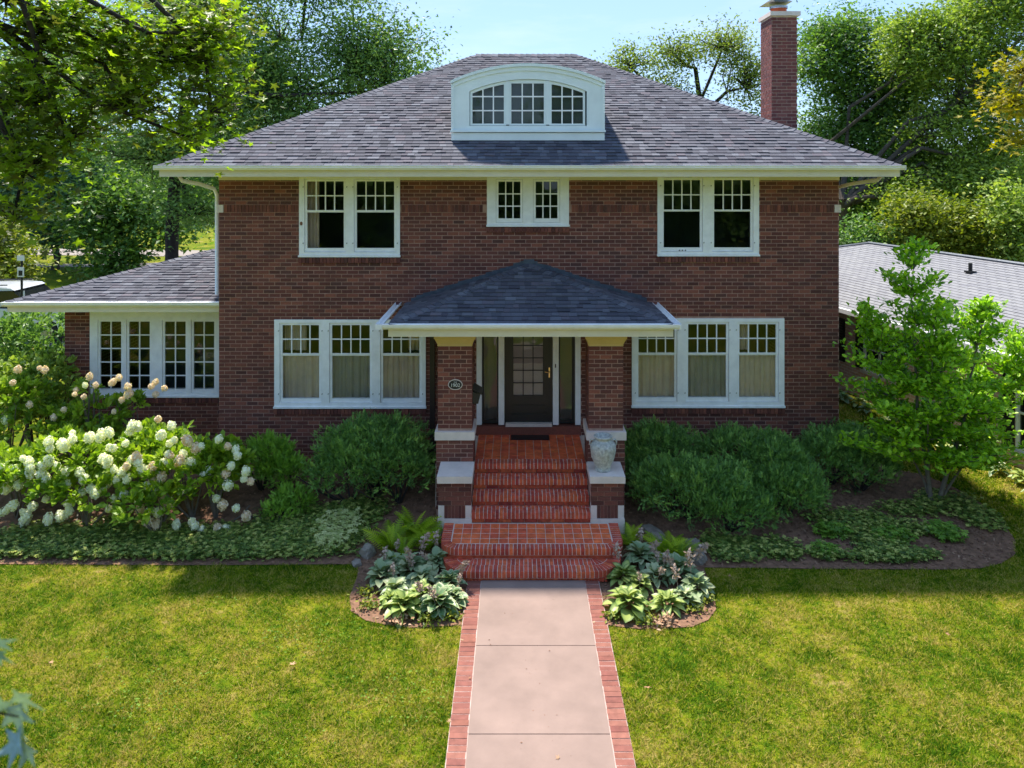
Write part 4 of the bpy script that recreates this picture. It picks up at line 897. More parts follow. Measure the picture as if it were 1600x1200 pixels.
# ------------------------------------------------------------------ vegetation builders
def tree(name, label, cat, base, blobs, nclump, per, leaf, m, bark, r0, seed, spread=.55, thick=1.0, flat=.65, tmpl=LEAF4, group=None, up=.4, limbs=None, top=None, shell=.45, keep=0, base_z=None, twigs=1.0, kindleaf='leaf', tonepow=1.0, hang=0):
    r = np.random.default_rng(seed); t = Thing(name, label, cat, base, group)
    bl = np.array([list(b[0]) + list(b[1]) for b in blobs]); vol = bl[:, 3] * bl[:, 4] * bl[:, 5]; pr = vol ** .8 / (vol ** .8).sum()
    idx = r.choice(len(bl), nclump, p=pr); d = r.normal(size=(nclump, 3)); d /= np.linalg.norm(d, axis=1)[:, None]
    rad = (shell + (1 - shell) * r.random(nclump)) * (1 + .14 * np.sin(5 * d[:, 0] + seed) * np.cos(4 * d[:, 2]))
    C = bl[idx, :3] + d * rad[:, None] * bl[idx, 3:]
    # wood
    wd = MB(); B = Vector(base); tp = Vector(top) if top else Vector((B.x, B.y, B.z + (bl[:, 2].mean() - B.z) * .55))
    mid = B.lerp(tp, .5) + Vector(r.normal(size=3).tolist()) * r0 * .6
    wd.tube([B - Vector((0, 0, .2)), B.lerp(mid, .4), mid, tp], [r0 * 1.5, r0 * 1.05, r0 * .95, r0 * .75], 10)
    hub = []
    for b_ in bl:
        c = Vector(b_[:3]); q = c - Vector((0, 0, b_[5] * .3)); m1 = tp.lerp(q, .45) + Vector(r.normal(size=3).tolist()) * .12 * (q - tp).length + Vector((0, 0, .08 * (q - tp).length))
        pts = [tp - (tp - mid) * .15, tp.lerp(m1, .5), m1, m1.lerp(q, .55) + Vector(r.normal(size=3).tolist()) * .05 * (q - tp).length, q]; wd.tube(pts, [r0 * .6, r0 * .45, r0 * .36, r0 * .26, r0 * .16], 7); hub.append([m1, pts[3], q])
    for k in range(0, nclump, max(1, int(round(1 / twigs)))):
        h = hub[idx[k]]; c = Vector(C[k]); s_ = min(h, key=lambda p: (p - c).length) ; md = s_.lerp(c, .5) + Vector(r.normal(size=3).tolist()) * .1 * (c - s_).length
        wd.tube([s_, md, c], [r0 * .13, r0 * .085, r0 * .03], 4)
    t.part('trunk', wd, bark, smooth=True)
    n = nclump * per; ci = np.repeat(np.arange(nclump), per); s_ = spread * (.6 + .8 * r.random(nclump))[ci]
    P = C[ci] + r.normal(size=(n, 3)) * np.array([1, 1, flat]) * s_[:, None] * .5
    if hang: P[:, 2] -= hang * np.abs(r.normal(size=n)) * s_
    Rm = rand_frames(n, r, up); L_ = leaf * (.65 + .7 * r.random(n)); Rm = Rm * L_[:, None, None]
    ct = r.random(nclump) ** tonepow; tone = np.clip(ct[ci] * .62 + .38 * r.random(n), 0, .99)
    cr_ = MB()
    if keep:
        dist = np.linalg.norm(P - np.array([0, 0, HC]), axis=1); vis = (np.abs(P[:, 0] / P[:, 1] + .005) < .67) & (P[:, 1] > 0) & (P[:, 2] < HC + P[:, 1] * .22)
        o_ = np.argsort(np.where(vis, dist, 1e9))[:keep]; mk_ = np.zeros(n, bool); mk_[o_] = True
        for bnd in range(4):
            tm = MB(); tm.add(tmpl[0], tmpl[1], (bnd + .5) / 4 * .98); me = tm.mesh(kindleaf); me.materials.append(M[m])
            for i in o_[(tone[o_] >= bnd / 4) & (tone[o_] < (bnd + 1) / 4)]:
                mw = Matrix.Translation(P[i]) @ Matrix(Rm[i].tolist()).to_4x4(); t.inst(kindleaf, me, mw)
        P, Rm, tone = P[~mk_], Rm[~mk_], tone[~mk_]
    cr_.scatter(tmpl[0], tmpl[1], Rm, P, tone)
    t.part('crown', cr_, m, kind='stuff' if keep else None); return t
def Bp(px, py, d, rx, ry, rd=None):
    k = d / 1200; return (W(px, py, d), (rx * k, (rd or rx) * k, ry * k))

BT = 'large trees behind the house'
gz_ = float(g(40))
tree('oak_tree', 'huge dark oak rising behind the left side of the roof, thick black trunk', 'tree', ((268 - 808) / 1200 * 34, 34, gz_),
     [Bp(400, 120, 34, 120, 110), Bp(560, 80, 33, 110, 90), Bp(300, 20, 35, 130, 90), Bp(240, 230, 34, 100, 70), Bp(610, 120, 32, 66, 72), Bp(480, -60, 34, 150, 80), Bp(300, 320, 33, 60, 45), Bp(470, 200, 33, 110, 80), Bp(160, 120, 35, 90, 90), Bp(360, 240, 33, 90, 60)], 1200, 84, .175, 'oak', 'dark_bark', .30, 11, shell=.2, spread=1.3, group=BT, top=W(275, 250, 34))
tree('street_tree', 'mid green tree with a slim grey trunk left of the big oak', 'tree', ((213 - 808) / 1200 * 42, 42, gz_),
     [Bp(205, 310, 42, 75, 45), Bp(150, 350, 41, 55, 40), Bp(260, 350, 41, 40, 32), Bp(180, 400, 40, 40, 30)], 300, 40, .30, 'dkgreen', 'bark', .2, 12, spread=1.3, group=BT)
tree('street_tree', 'small blue green tree with a short trunk on the far lawn left', 'tree', ((85 - 808) / 1200 * 43.5, 43.5, gz_),
     [Bp(85, 350, 43.5, 62, 38), Bp(120, 300, 44, 60, 40), Bp(40, 310, 44, 50, 40)], 260, 40, .28, 'bluegreen', 'bark', .2, 13, spread=1.2, group=BT, top=W(85, 385, 43.5))
tree('tall_tree', 'dark tree behind the hanging maple branches at the far left edge', 'tree', (-31, 46, gz_),
     [Bp(20, 180, 46, 90, 110), Bp(100, 100, 46, 100, 110), Bp(-60, 260, 46, 90, 90), Bp(60, 270, 46, 80, 60), Bp(160, 260, 46, 80, 60), Bp(10, 330, 45, 70, 30)], 520, 50, .30, 'dkgreen', 'dark_bark', .4, 14, spread=1.7, group=BT)
tree('bushy_tree', 'yellow green bushy tree at the left picture edge above the parked car', 'tree', (-22.3, 33.5, gz_),
     [Bp(-5, 385, 33.5, 34, 40), Bp(30, 420, 33, 24, 20), Bp(5, 440, 33, 25, 22)], 130, 40, .20, 'yellowgreen', 'bark', .1, 15, spread=.8, group=BT)
tree('locust_tree', 'open crowned tree with bare curving limbs against the sky left of the chimney', 'tree', ((1100 - 808) / 1200 * 36, 36, gz_),
     [Bp(985, 95, 36, 38, 32), Bp(1050, 75, 36, 46, 30), Bp(1130, 65, 36, 56, 30), Bp(1040, 150, 36, 50, 40), Bp(1165, 120, 36, 40, 55), Bp(1110, 215, 35, 70, 40), Bp(1000, 150, 37, 38, 32), Bp(1170, 210, 35, 40, 45)], 380, 56, .155, 'olive', 'dark_bark', .30, 16, spread=.9, group=BT, top=W(1105, 240, 36), hang=.3)
tree('tall_tree', 'dark green tree right of the chimney with forked black trunk', 'tree', ((1385 - 808) / 1200 * 31, 40, gz_),
     [Bp(1290, 95, 40, 58, 60), Bp(1350, 170, 40, 75, 75), Bp(1290, 230, 40, 55, 60), Bp(1330, 50, 40, 60, 45), Bp(1345, 300, 40, 60, 45), Bp(1420, 120, 40, 60, 70), Bp(1390, 240, 38, 60, 50), Bp(1340, 330, 38, 60, 40)], 720, 84, .195, 'dkgreen', 'dark_bark', .24, 17, spread=1.2, group=BT, top=W(1375, 260, 40))
tree('tall_tree', 'large light green feathery tree filling the right side of the sky', 'tree', ((1540 - 808) / 1200 * 25, 36, gz_),
     [Bp(1470, 60, 36, 70, 70), Bp(1550, 120, 36, 90, 90), Bp(1480, 190, 36, 70, 40), Bp(1570, 230, 36, 70, 60), Bp(1460, 260, 36, 60, 40), Bp(1420, 60, 36, 40, 60), Bp(1560, 0, 36, 90, 70), Bp(1580, 330, 36, 60, 50), Bp(1480, 300, 36, 60, 40), Bp(1420, 300, 35, 50, 40), Bp(1540, 280, 35, 70, 50)], 720, 84, .19, 'ltgreen', 'bark', .26, 18, spread=1.15, flat=.42, group=BT, hang=.35)
for i, (px_, py_, d_, rx_, ry_, lb) in enumerate([(1350, 372, 29, 44, 36, 'low green shrub tree just right of the house wall behind the ranch roof'), (1430, 338, 28, 44, 44, 'yellow green shrub behind the left part of the ranch roof'), (1505, 350, 28, 40, 36, 'bright yellow green shrub behind the middle of the ranch roof'), (1585, 335, 27, 46, 60, 'green shrub behind the ranch roof at the right picture edge')]):
    tree('shrub_tree', lb, 'shrub', ((px_ - 808) / 1200 * d_, d_, gz_), [Bp(px_, py_, d_, rx_, ry_), Bp(px_ + 10, py_ + 40, d_, rx_ * .9, ry_), Bp(px_, py_ + 110, d_, rx_ * .8, ry_ * 1.2)], 190, 40, .17, 'dkgreen' if i in (0,) else 'yellowgreen' if i < 3 else 'ltgreen', 'bark', .08, 30 + i, spread=.7, group='shrubs behind the ranch house')

def copy_tree(o, loc, rz, label, group, sc_=1.0):
    c = o.copy(); COL.objects.link(c); c.location = loc; c.rotation_euler = (0, 0, rz); c.scale = (sc_,) * 3; c['label'] = label; c['group'] = group
    for ch in list(o.children): k = ch.copy(); COL.objects.link(k); k.parent = c
    return c
for src, x_, y_, rz, s_, lb in (('oak_tree', 6, -22, 1.0, 1.0, 'broad tree across the street mirrored in the right windows'), ('oak_tree', -16, -25, 2.5, .95, 'broad tree across the street mirrored in the left windows'), ('tall_tree', 20, -20, 2., 1.2, 'tree across the street mirrored at the far right'), ('tall_tree.001', -4, -27, 4., 1.1, 'tree across the street mirrored near the door'), ('tall_tree.001', -32, -24, .5, 1.1, 'tree across the street mirrored in the wing windows')):
    copy_tree(bpy.data.objects[src], (x_, y_, -.03), rz, lb, 'trees across the street behind the viewer', s_)

# far woods: one mass nobody could count
fw = MB(); r = np.random.default_rng(5)
n = 40000; ang = r.random(n) * 1.35 - .675; dd = 78 + 26 * r.random(n); X = np.tan(ang * .98) * dd * 1.25; H = 5.5 + 2.4 * np.sin(X * .13) + 1.6 * np.sin(X * .37 + 1) + 1.2 * np.sin(X * .9)
H = np.where(X < -12, H + 2, H); Z = .3 + H * r.random(n) ** .75
fw.scatter(LEAF4[0], LEAF4[1], rand_frames(n, r, .3) * (.9 + .7 * r.random(n))[:, None, None], np.stack([X, dd + 0 * X, Z], 1), np.clip(.3 * (np.sin(X * .8) * .5 + .5) + .2 * (np.sin(Z * 2.1 + X) * .5 + .5) + .5 * r.random(n), 0, .99))
o = struct('distant_woods', fw, 'dkgreen', kind='stuff'); o['label'] = 'mass of far trees and bushes closing the view behind the lawns'; o['category'] = 'woods'

bk_ = o.copy(); COL.objects.link(bk_); bk_.rotation_euler = (0, 0, math.pi); bk_.location = (0, 52, -.3); bk_['label'] = 'mass of trees across the street mirrored in the window panes'
# maple leaf template, five pointed lobes
ml = []
for k, rr in enumerate((.18, .55, .30, .80, .36, 1.0, .36, .80, .30, .55, .18)):
    a = -math.pi * .80 + k * (math.pi * 1.6 / 10); ml.append((.35 + rr * .72 * math.cos(a), rr * .72 * math.sin(a), .05 * (k % 2) - .06 * rr))
MAPLE = (np.array([(.35, 0, 0)] + ml), np.array([(0, i, i + 1) for i in range(1, 11)] + [(0, 11, 1)]))
tree('maple_tree', 'near maple hanging its sunlit branches into the upper left corner', 'tree', (-8.2, 6.6, -.03),
     [Bp(60, 30, 8.82, 110, 60, 60), Bp(180, 60, 9.07, 90, 50, 60), Bp(290, 80, 9.24, 80, 55, 60), Bp(330, 160, 9.41, 50, 50, 50), Bp(200, 150, 9.24, 90, 45, 60), Bp(290, 205, 9.41, 55, 28, 40), Bp(50, 140, 8.74, 80, 70, 60), Bp(40, 250, 8.65, 70, 60, 50), Bp(110, 200, 8.90, 50, 60, 50), Bp(20, 330, 8.57, 40, 36, 40), Bp(330, 40, 9.24, 60, 40, 50)], 360, 20, .125, 'maple', 'dark_bark', .10, 21, spread=.46, tmpl=MAPLE, top=W(-140, -80, 8.0), keep=260, shell=.15, up=.8, twigs=.7, kindleaf='leaf')
tree('yellow_maple', 'yellow leaved branch hanging in at the right edge', 'tree', (10.4, 11.5, .0),
     [Bp(1590, 110, 12, 26, 20, 30), Bp(1580, 160, 12, 26, 14, 30), Bp(1604, 215, 12, 14, 30, 30)], 46, 22, .11, 'yellow', 'dark_bark', .11, 22, spread=.42, tmpl=MAPLE, top=W(1700, 60, 12), keep=120, shell=.1, up=.8)

# small multi-stem tree by the right bed
mgb = (7.26, 13.36, float(g(13.36)))
def magnolia():
    r = np.random.default_rng(42); t = Thing('magnolia_tree', 'young bright green multi-stemmed tree at the right end of the bed', 'tree', mgb); B = Vector(mgb)
    wd = MB(); tips = []
    stems = [((-.12, 0, 0), W(1425, 420, 13.3)), ((.12, .05, 0), W(1532, 505, 13.2)), ((0, -.1, 0), W(1460, 520, 12.9)), ((.2, .1, 0), W(1590, 560, 13.6)), ((-.25, 0, 0), W(1370, 520, 13.5))]
    for off_, tipp in stems:
        b = (B + Vector((-.06, 0, 0))) if off_ == (-.12, 0, 0) else (B + Vector((.10, .03, 0))) if off_ == (.12, .05, 0) else B + Vector(((.10 if off_[0] > 0 else -.06), .01, 0)); pts = [b]
        for k in range(1, 9):
            q = k / 8; p = b.lerp(tipp, q); p.x += (q * (1 - q)) * .35 * (1 if off_[0] > 0 else -1); p += Vector((r.normal(), r.normal(), 0)) * .025; pts.append(p)
        wd.tube(pts, [(.042 if abs(off_[0]) == .12 else .024) * (1 - .85 * k / 8) for k in range(9)], 7); tips.append((pts[-1], Vector((0, 0, 1)), 1.))
        for k in range(2, 9):
            for j in range(6 if k < 8 else 4):
                q = pts[k]; a = r.random() * 6.283; reach = (1.3 - 1.0 * (k / 8) ** 1.2) * (.55 + .6 * r.random())
                e = q + Vector((math.cos(a) * reach, math.sin(a) * reach * .8, .16 + .24 * r.random() + (.15 if k > 5 else 0)))
                wd.tube([q, q.lerp(e, .5) + Vector((0, 0, -.03)), e], [.013, .009, .004], 4); dr_ = (e - q).normalized()
                for s_ in np.arange(.22, 1.01, .13): tips.append((q.lerp(e, s_) + Vector((0, 0, -.02)), dr_, .8)); 
    # keep the crown above the shrubs, as seen
    P, D = [], []
    for p, d, w_ in tips:
        if p.z < .72: continue
        k = 12
        for j in range(k): v_ = Vector(r.normal(size=3).tolist()) * .085; v_.z *= .4; P.append(p + v_); dd_ = Vector(r.normal(size=3).tolist()); dd_.z = abs(dd_.z) * .5; D.append((dd_.normalized() + d * .5).normalized())
    P = np.array([tuple(p) for p in P]); A_ = np.array([tuple(d) for d in D]); n = len(P)
    nr = r.normal(size=(n, 3)) * .45 + np.array([0, -.25, 1]); nr -= (nr * A_).sum(1)[:, None] * A_; nr /= np.linalg.norm(nr, axis=1)[:, None]; Bv = np.cross(nr, A_)
    Rm = np.stack([A_, Bv, nr], 2) * (.075 + .055 * r.random(n))[:, None, None]; tone = np.clip(r.beta(2, 2.2, n), 0, .99)
    t.part('trunk', wd, 'pale_bark', smooth=True); cr_ = MB(); pick = r.permutation(n)[:280]; mk_ = np.zeros(n, bool); mk_[pick] = True
    for bnd in range(4):
        tm = MB(); tm.add(LEAF8[0], LEAF8[1], (bnd + .5) / 4); me = tm.mesh('leaf'); me.materials.append(M['magnolia'])
        for i in pick[(tone[pick] >= bnd / 4) & (tone[pick] < (bnd + 1) / 4)]: t.inst('leaf', me, Matrix.Translation(P[i]) @ Matrix(Rm[i].tolist()).to_4x4())
    cr_.scatter(LEAF8[0], LEAF8[1], Rm[~mk_], P[~mk_], tone[~mk_]); t.part('crown', cr_, 'magnolia', kind='stuff')
magnolia()

# yew shrubs: short needled sprigs over a lumpy mass
SP_V, SP_F = [(0, 0, 0), (.02, 0, 0), (1, 0, .08)], [(0, 1, 2)]
for k in range(6):
    q = .12 + .15 * k; w_ = .30 * (1 - .5 * q)
    for s_ in (-1, 1): i0 = len(SP_V); SP_V += [(q, 0, .02), (q + .14, 0, .04), (q + .22, s_ * w_, .10 + .03 * k / 7)]; SP_F.append((i0, i0 + 1, i0 + 2))
SPRIG = (np.array(SP_V), np.array(SP_F))
def shrub(name, label, blobs, n, size, m, seed, group, base, cat='shrub', tmpl=SPRIG, outward=1.0, core=True, bark='dark_bark'):
    r = np.random.default_rng(seed); t = Thing(name, label, cat, base, group)
    bl = np.array([list(b[0]) + list(b[1]) for b in blobs]); ar = (bl[:, 3] * bl[:, 5]); idx = r.choice(len(bl), n, p=ar / ar.sum())
    per = 11 if tmpl is SPRIG else 9; nc = n // per; idx = r.choice(len(bl), nc, p=ar / ar.sum()); n = nc * per; ci = np.repeat(np.arange(nc), per)
    dc = r.normal(size=(nc, 3)); dc[:, 2] = np.where(dc[:, 2] < -.3, -dc[:, 2], dc[:, 2]); dc /= np.linalg.norm(dc, axis=1)[:, None]
    lump = 1 + .12 * np.sin(7 * dc[:, 0] + idx * 1.7) * np.sin(6 * dc[:, 2] + idx) + .09 * np.sin(15 * dc[:, 1] + 9 * dc[:, 0])
    rad = (.62 + .42 * r.random(nc) ** .7) * lump; Pc = bl[idx, :3] + dc * rad[:, None] * bl[idx, 3:]
    Pc[:, 2] = np.maximum(Pc[:, 2], g(Pc[:, 1]) + .05 + .08 * r.random(nc)); d = dc[ci] + r.normal(size=(n, 3)) * .35; d /= np.linalg.norm(d, axis=1)[:, None]
    P = Pc[ci] + d * (size * .9 * r.random(n))[:, None] * np.array([1, 1, .7]); tc_ = r.random(nc)
    if tmpl is SPRIG:
        ax = dc * .9 + r.normal(size=(nc, 3)) * .5 + np.array([0, -.1, .25]); ax /= np.linalg.norm(ax, axis=1)[:, None]; k_ = np.tile(np.arange(per) / per, nc)
        P = Pc[ci] + ax[ci] * (size * 1.7 * (k_ - .3))[:, None] + r.normal(size=(n, 3)) * (size * .62 * (1.2 - k_))[:, None]; d = ax[ci]
    zlo = g(P[:, 1]) + .04; P[:, 2] = np.maximum(P[:, 2], zlo + .1 * r.random(n))
    A_ = d * outward + r.normal(size=(n, 3)) * .45 + np.array([0, 0, .35]); A_ /= np.linalg.norm(A_, axis=1)[:, None]
    nr = r.normal(size=(n, 3)) * .5 + np.array([0, -.2, 1]); nr -= (nr * A_).sum(1)[:, None] * A_; nr /= np.linalg.norm(nr, axis=1)[:, None]
    Rm = np.stack([A_, np.cross(nr, A_), nr], 2) * (size * (.6 + .8 * r.random(n)))[:, None, None]
    tone = np.clip(.45 * tc_[ci] + .34 * r.random(n) + (.22 * k_ if tmpl is SPRIG else .1), 0, .99)
    mb = MB(); mb.scatter(tmpl[0], tmpl[1], Rm, P, tone); t.part('foliage', mb, m)
    wd = MB()
    for b_ in bl:
        c = Vector(b_[:3]); bs = Vector((c.x + r.normal() * .08, c.y, float(g(c.y)) - .05))
        for k in range(7):
            e = c + Vector((r.normal() * b_[3] * .45, r.normal() * b_[4] * .4, b_[5] * (.1 + .5 * r.random()))); wd.tube([bs, bs.lerp(e, .5) + Vector((r.normal() * .05, r.normal() * .05, 0)), e], [.022, .015, .006], 5)
    t.part('stems', wd, bark); return t
def gb(px, py, d, rx, ry, rd=None): return Bp(px, py, d, rx, ry, rd)
YG = 'dark yew shrubs along the house front'
shrub('yew_shrub', 'rounded dark green yew directly left of the porch steps', [gb(580, 722, 13.5, 92, 50, 75), gb(540, 745, 13.3, 50, 36, 50), gb(625, 740, 13.3, 52, 42, 50), gb(590, 690, 13.8, 80, 32, 60)], 15795, .068, 'yew', 51, YG, (-2.55, 13.5, .2))
shrub('yew_shrub', 'small light green yew in front of the wall between hydrangeas and rounded yew', [gb(418, 722, 13.7, 34, 32, 30), gb(440, 745, 13.5, 34, 22, 26)], 2600, .10, 'juniper', 52, YG, (-4.4, 13.6, .2))
shrub('yew_shrub', 'low sprawling green shrub at the mulch left of the rounded yew', [gb(455, 785, 13.0, 26, 18, 24), gb(435, 800, 12.8, 18, 12, 20)], 1000, .09, 'juniper', 53, YG, (-3.9, 12.9, .15))
shrub('yew_shrub', 'dark yew against the right porch pier behind the urn', [gb(1030, 705, 14.0, 62, 36, 45), gb(1000, 735, 13.7, 34, 34, 34)], 7371, .068, 'yew', 54, YG, (2.6, 13.9, .25))
shrub('yew_shrub', 'broad front yew spreading over the mulch right of the steps', [gb(1085, 770, 12.9, 98, 46, 70), gb(1150, 800, 12.6, 62, 34, 50), gb(1040, 760, 13.0, 50, 36, 45)], 15093, .070, 'yew', 55, YG, (3.2, 12.9, .15))
shrub('yew_shrub', 'middle yew under the right ground floor window', [gb(1165, 712, 13.9, 80, 36, 55), gb(1210, 735, 13.5, 58, 38, 50)], 10530, .068, 'yew', 56, YG, (4.4, 13.8, .25))
shrub('yew_shrub', 'spreading yew reaching out below the right window corner', [gb(1225, 775, 13.0, 60, 42, 55)], 6669, .070, 'yew', 57, YG, (4.5, 13.0, .15))
shrub('yew_shrub', 'shadowy dark yew at the right corner of the house', [gb(1300, 728, 13.9, 66, 48, 55), gb(1355, 735, 13.7, 42, 42, 45), gb(1330, 700, 14.4, 66, 30, 45)], 11407, .068, 'yew', 58, YG, (6.0, 13.9, .25))

# hydrangeas with white heads
def flower_mesh(m, seed):
    r = np.random.default_rng(seed); n = 150; d = r.normal(size=(n, 3)); d /= np.linalg.norm(d, axis=1)[:, None]; rad = 1 + .10 * r.normal(size=n)
    P = d * rad[:, None] * np.array([.5, .5, .58]) ; P[:, 0] *= 1 - .28 * np.clip(P[:, 2], 0, 1); P[:, 1] *= 1 - .28 * np.clip(P[:, 2], 0, 1)
    nr = d + r.normal(size=(n, 3)) * .35; nr /= np.linalg.norm(nr, axis=1)[:, None]; a = r.normal(size=(n, 3)); a -= (a * nr).sum(1)[:, None] * nr; a /= np.linalg.norm(a, axis=1)[:, None]
    T = np.array([(-.13, 0, 0), (0, .13, .03), (.13, 0, 0), (0, -.13, .03)]); mb = MB(); mb.scatter(T, np.array([(0, 1, 2), (0, 2, 3)]), np.stack([a, np.cross(nr, a), nr], 2), P, r.random(n))
    mb.lathe((0, 0, 0), [(0, -.42), (.3, -.3), (.4, 0), (.3, .3), (0, .48)], 8, .3); me = mb.mesh('flower_head'); me.materials.append(M[m]); return me
FM = [flower_mesh('hyd_flower', s_) for s_ in (1, 2, 3)]; FP = [flower_mesh('hyd_pink', s_) for s_ in (4, 5)]
def hydrangea(label, blobs, nleaf, heads, seed, base, pink=0., hs=.128):
    t = shrub('hydrangea', label, blobs, int(nleaf * 1.7), .115, 'hyd_leaf', seed, 'white hydrangeas in the left bed', base, 'shrub', LEAF8, .7, bark='pale_bark'); r = random.Random(seed)
    for (px_, py_, d_) in heads + [(h_[0] + r.uniform(-20, 20), h_[1] + r.uniform(-13, 13), h_[2] + r.uniform(-.1, .25)) for h_ in heads if r.random() < .38]:
        c = W(px_, py_, d_); s_ = hs * r.uniform(.75, 1.2); me = r.choice(FP if r.random() < pink else FM)
        t.inst('flower_head', me, Matrix.Translation(c) @ Matrix.Rotation(r.uniform(-.5, .5), 4, 'X') @ Matrix.Rotation(r.uniform(-.5, .5), 4, 'Y') @ Matrix.Rotation(r.uniform(0, 6), 4, 'Z') @ Matrix.Diagonal((s_, s_, s_ * r.uniform(.85, 1.12), 1)))
    return t
def H(xs, d): return [(x_, y_, d) for x_, y_ in xs]
h1 = [(247, 655), (268, 665), (252, 680), (272, 688), (296, 692), (306, 700), (314, 697), (342, 686), (356, 697), (371, 712), (361, 728), (384, 736), (392, 752), (381, 748), (356, 758), (318, 741), (298, 722), (276, 724), (265, 712), (255, 722), (233, 736), (222, 733), (240, 728), (252, 745), (230, 760), (243, 764), (235, 765), (282, 768), (213, 714), (193, 772), (268, 785), (219, 795), (232, 798), (247, 800), (234, 817), (244, 820), (276, 822), (300, 815), (340, 825), (315, 829), (348, 789), (369, 794), (226, 742), (262, 720), (286, 710), (205, 718), (197, 729), (275, 818)]
h2 = [(76, 690), (78, 700), (101, 697), (113, 686), (139, 684), (157, 681), (170, 676), (203, 674), (213, 666), (196, 693), (177, 700), (169, 718), (182, 750), (190, 738), (178, 733), (199, 748), (198, 728), (36, 716), (45, 721), (22, 732), (23, 741), (47, 738), (76, 720), (66, 727), (89, 728), (70, 751), (102, 758), (124, 738), (132, 749), (102, 737), (143, 763), (161, 762), (128, 769), (71, 780), (51, 791), (20, 790), (8, 798), (38, 812), (42, 806), (94, 806), (104, 803), (108, 787), (178, 779), (170, 795), (10, 752), (28, 758), (3, 730), (64, 742), (150, 770), (134, 748)]
hydrangea('bright hydrangea with dense white and blush heads before the brick corner', [gb(300, 745, 12.9, 80, 46, 60), gb(240, 720, 13.2, 60, 46, 50), gb(345, 730, 12.9, 34, 38, 36), gb(240, 790, 12.5, 50, 26, 40)], 3000, H(h1, 12.45), 61, (-5.6, 12.8, .1), .35)
hydrangea('wide hydrangea with scattered white heads at the left picture edge', [gb(110, 735, 13.1, 86, 46, 60), gb(30, 750, 12.9, 60, 44, 50), gb(130, 770, 12.6, 70, 24, 45), gb(-50, 740, 13, 60, 50, 50)], 3400, H(h2, 12.5), 62, (-7.6, 12.8, .1))
h3 = [(140, 588), (133, 602), (117, 616), (131, 620), (186, 590), (176, 597), (243, 597), (236, 604), (190, 625), (200, 604), (199, 617), (178, 643), (84, 652), (60, 690), (36, 704), (20, 598), (70, 578), (28, 577), (8, 650), (14, 660), (46, 632), (62, 575)]
hydrangea('tall leggy hydrangea with faded pink heads before the wing windows', [gb(150, 645, 14.3, 50, 16, 30), gb(205, 630, 14.4, 24, 12, 18), gb(140, 610, 14.3, 20, 12, 16), gb(60, 670, 14.2, 70, 30, 45), gb(130, 685, 14, 80, 18, 40), gb(20, 630, 14.3, 50, 34, 40)], 2000, H(h3, 13.9), 63, (-8.2, 14.2, .25), 1-.2, .105)
shrub('leafy_shrub', 'yellow green leafy shrub left of the wing wall', [gb(60, 600, 15.0, 55, 44, 40), gb(10, 620, 14.9, 50, 50, 40), gb(80, 640, 14.9, 40, 40, 36)], 2600, .11, 'ltgreen', 64, None, (-9.6, 15, .3), tmpl=LEAF8, outward=.6)
shrub('ivy_hedge', 'dark ivy covered hedge beyond the left wing', [gb(60, 538, 19, 90, 48, 60), gb(-40, 545, 19, 90, 52, 60), gb(40, 590, 19, 110, 50, 60)], 9000, .12, 'oak', 65, None, (-12, 19, .3), cat='hedge', tmpl=LEAF4, outward=.6)
# a pale bare twig lying in the mulch
tw = MB()
for pts in ([(205, 800), (190, 815), (165, 822)], [(350, 822), (378, 805), (400, 808), (420, 812)], [(378, 805), (390, 790)], [(118, 828), (108, 815), (100, 805)], [(118, 828), (122, 800)]):
    Q = []
    for px_, py_ in pts:
        d_ = 12.2; 
        for _ in range(4): d_ = (HC - float(g(d_)) - .05) * 1200 / (py_ - 264)
        Q.append(W(px_, py_, d_))
    tw.tube(Q, .012, 5)
single('bare_twigs', tw, 'pale_bark', 'pale bare twigs lying on the mulch under the hydrangeas', 'twigs', (0, 0, 0), kind='stuff')

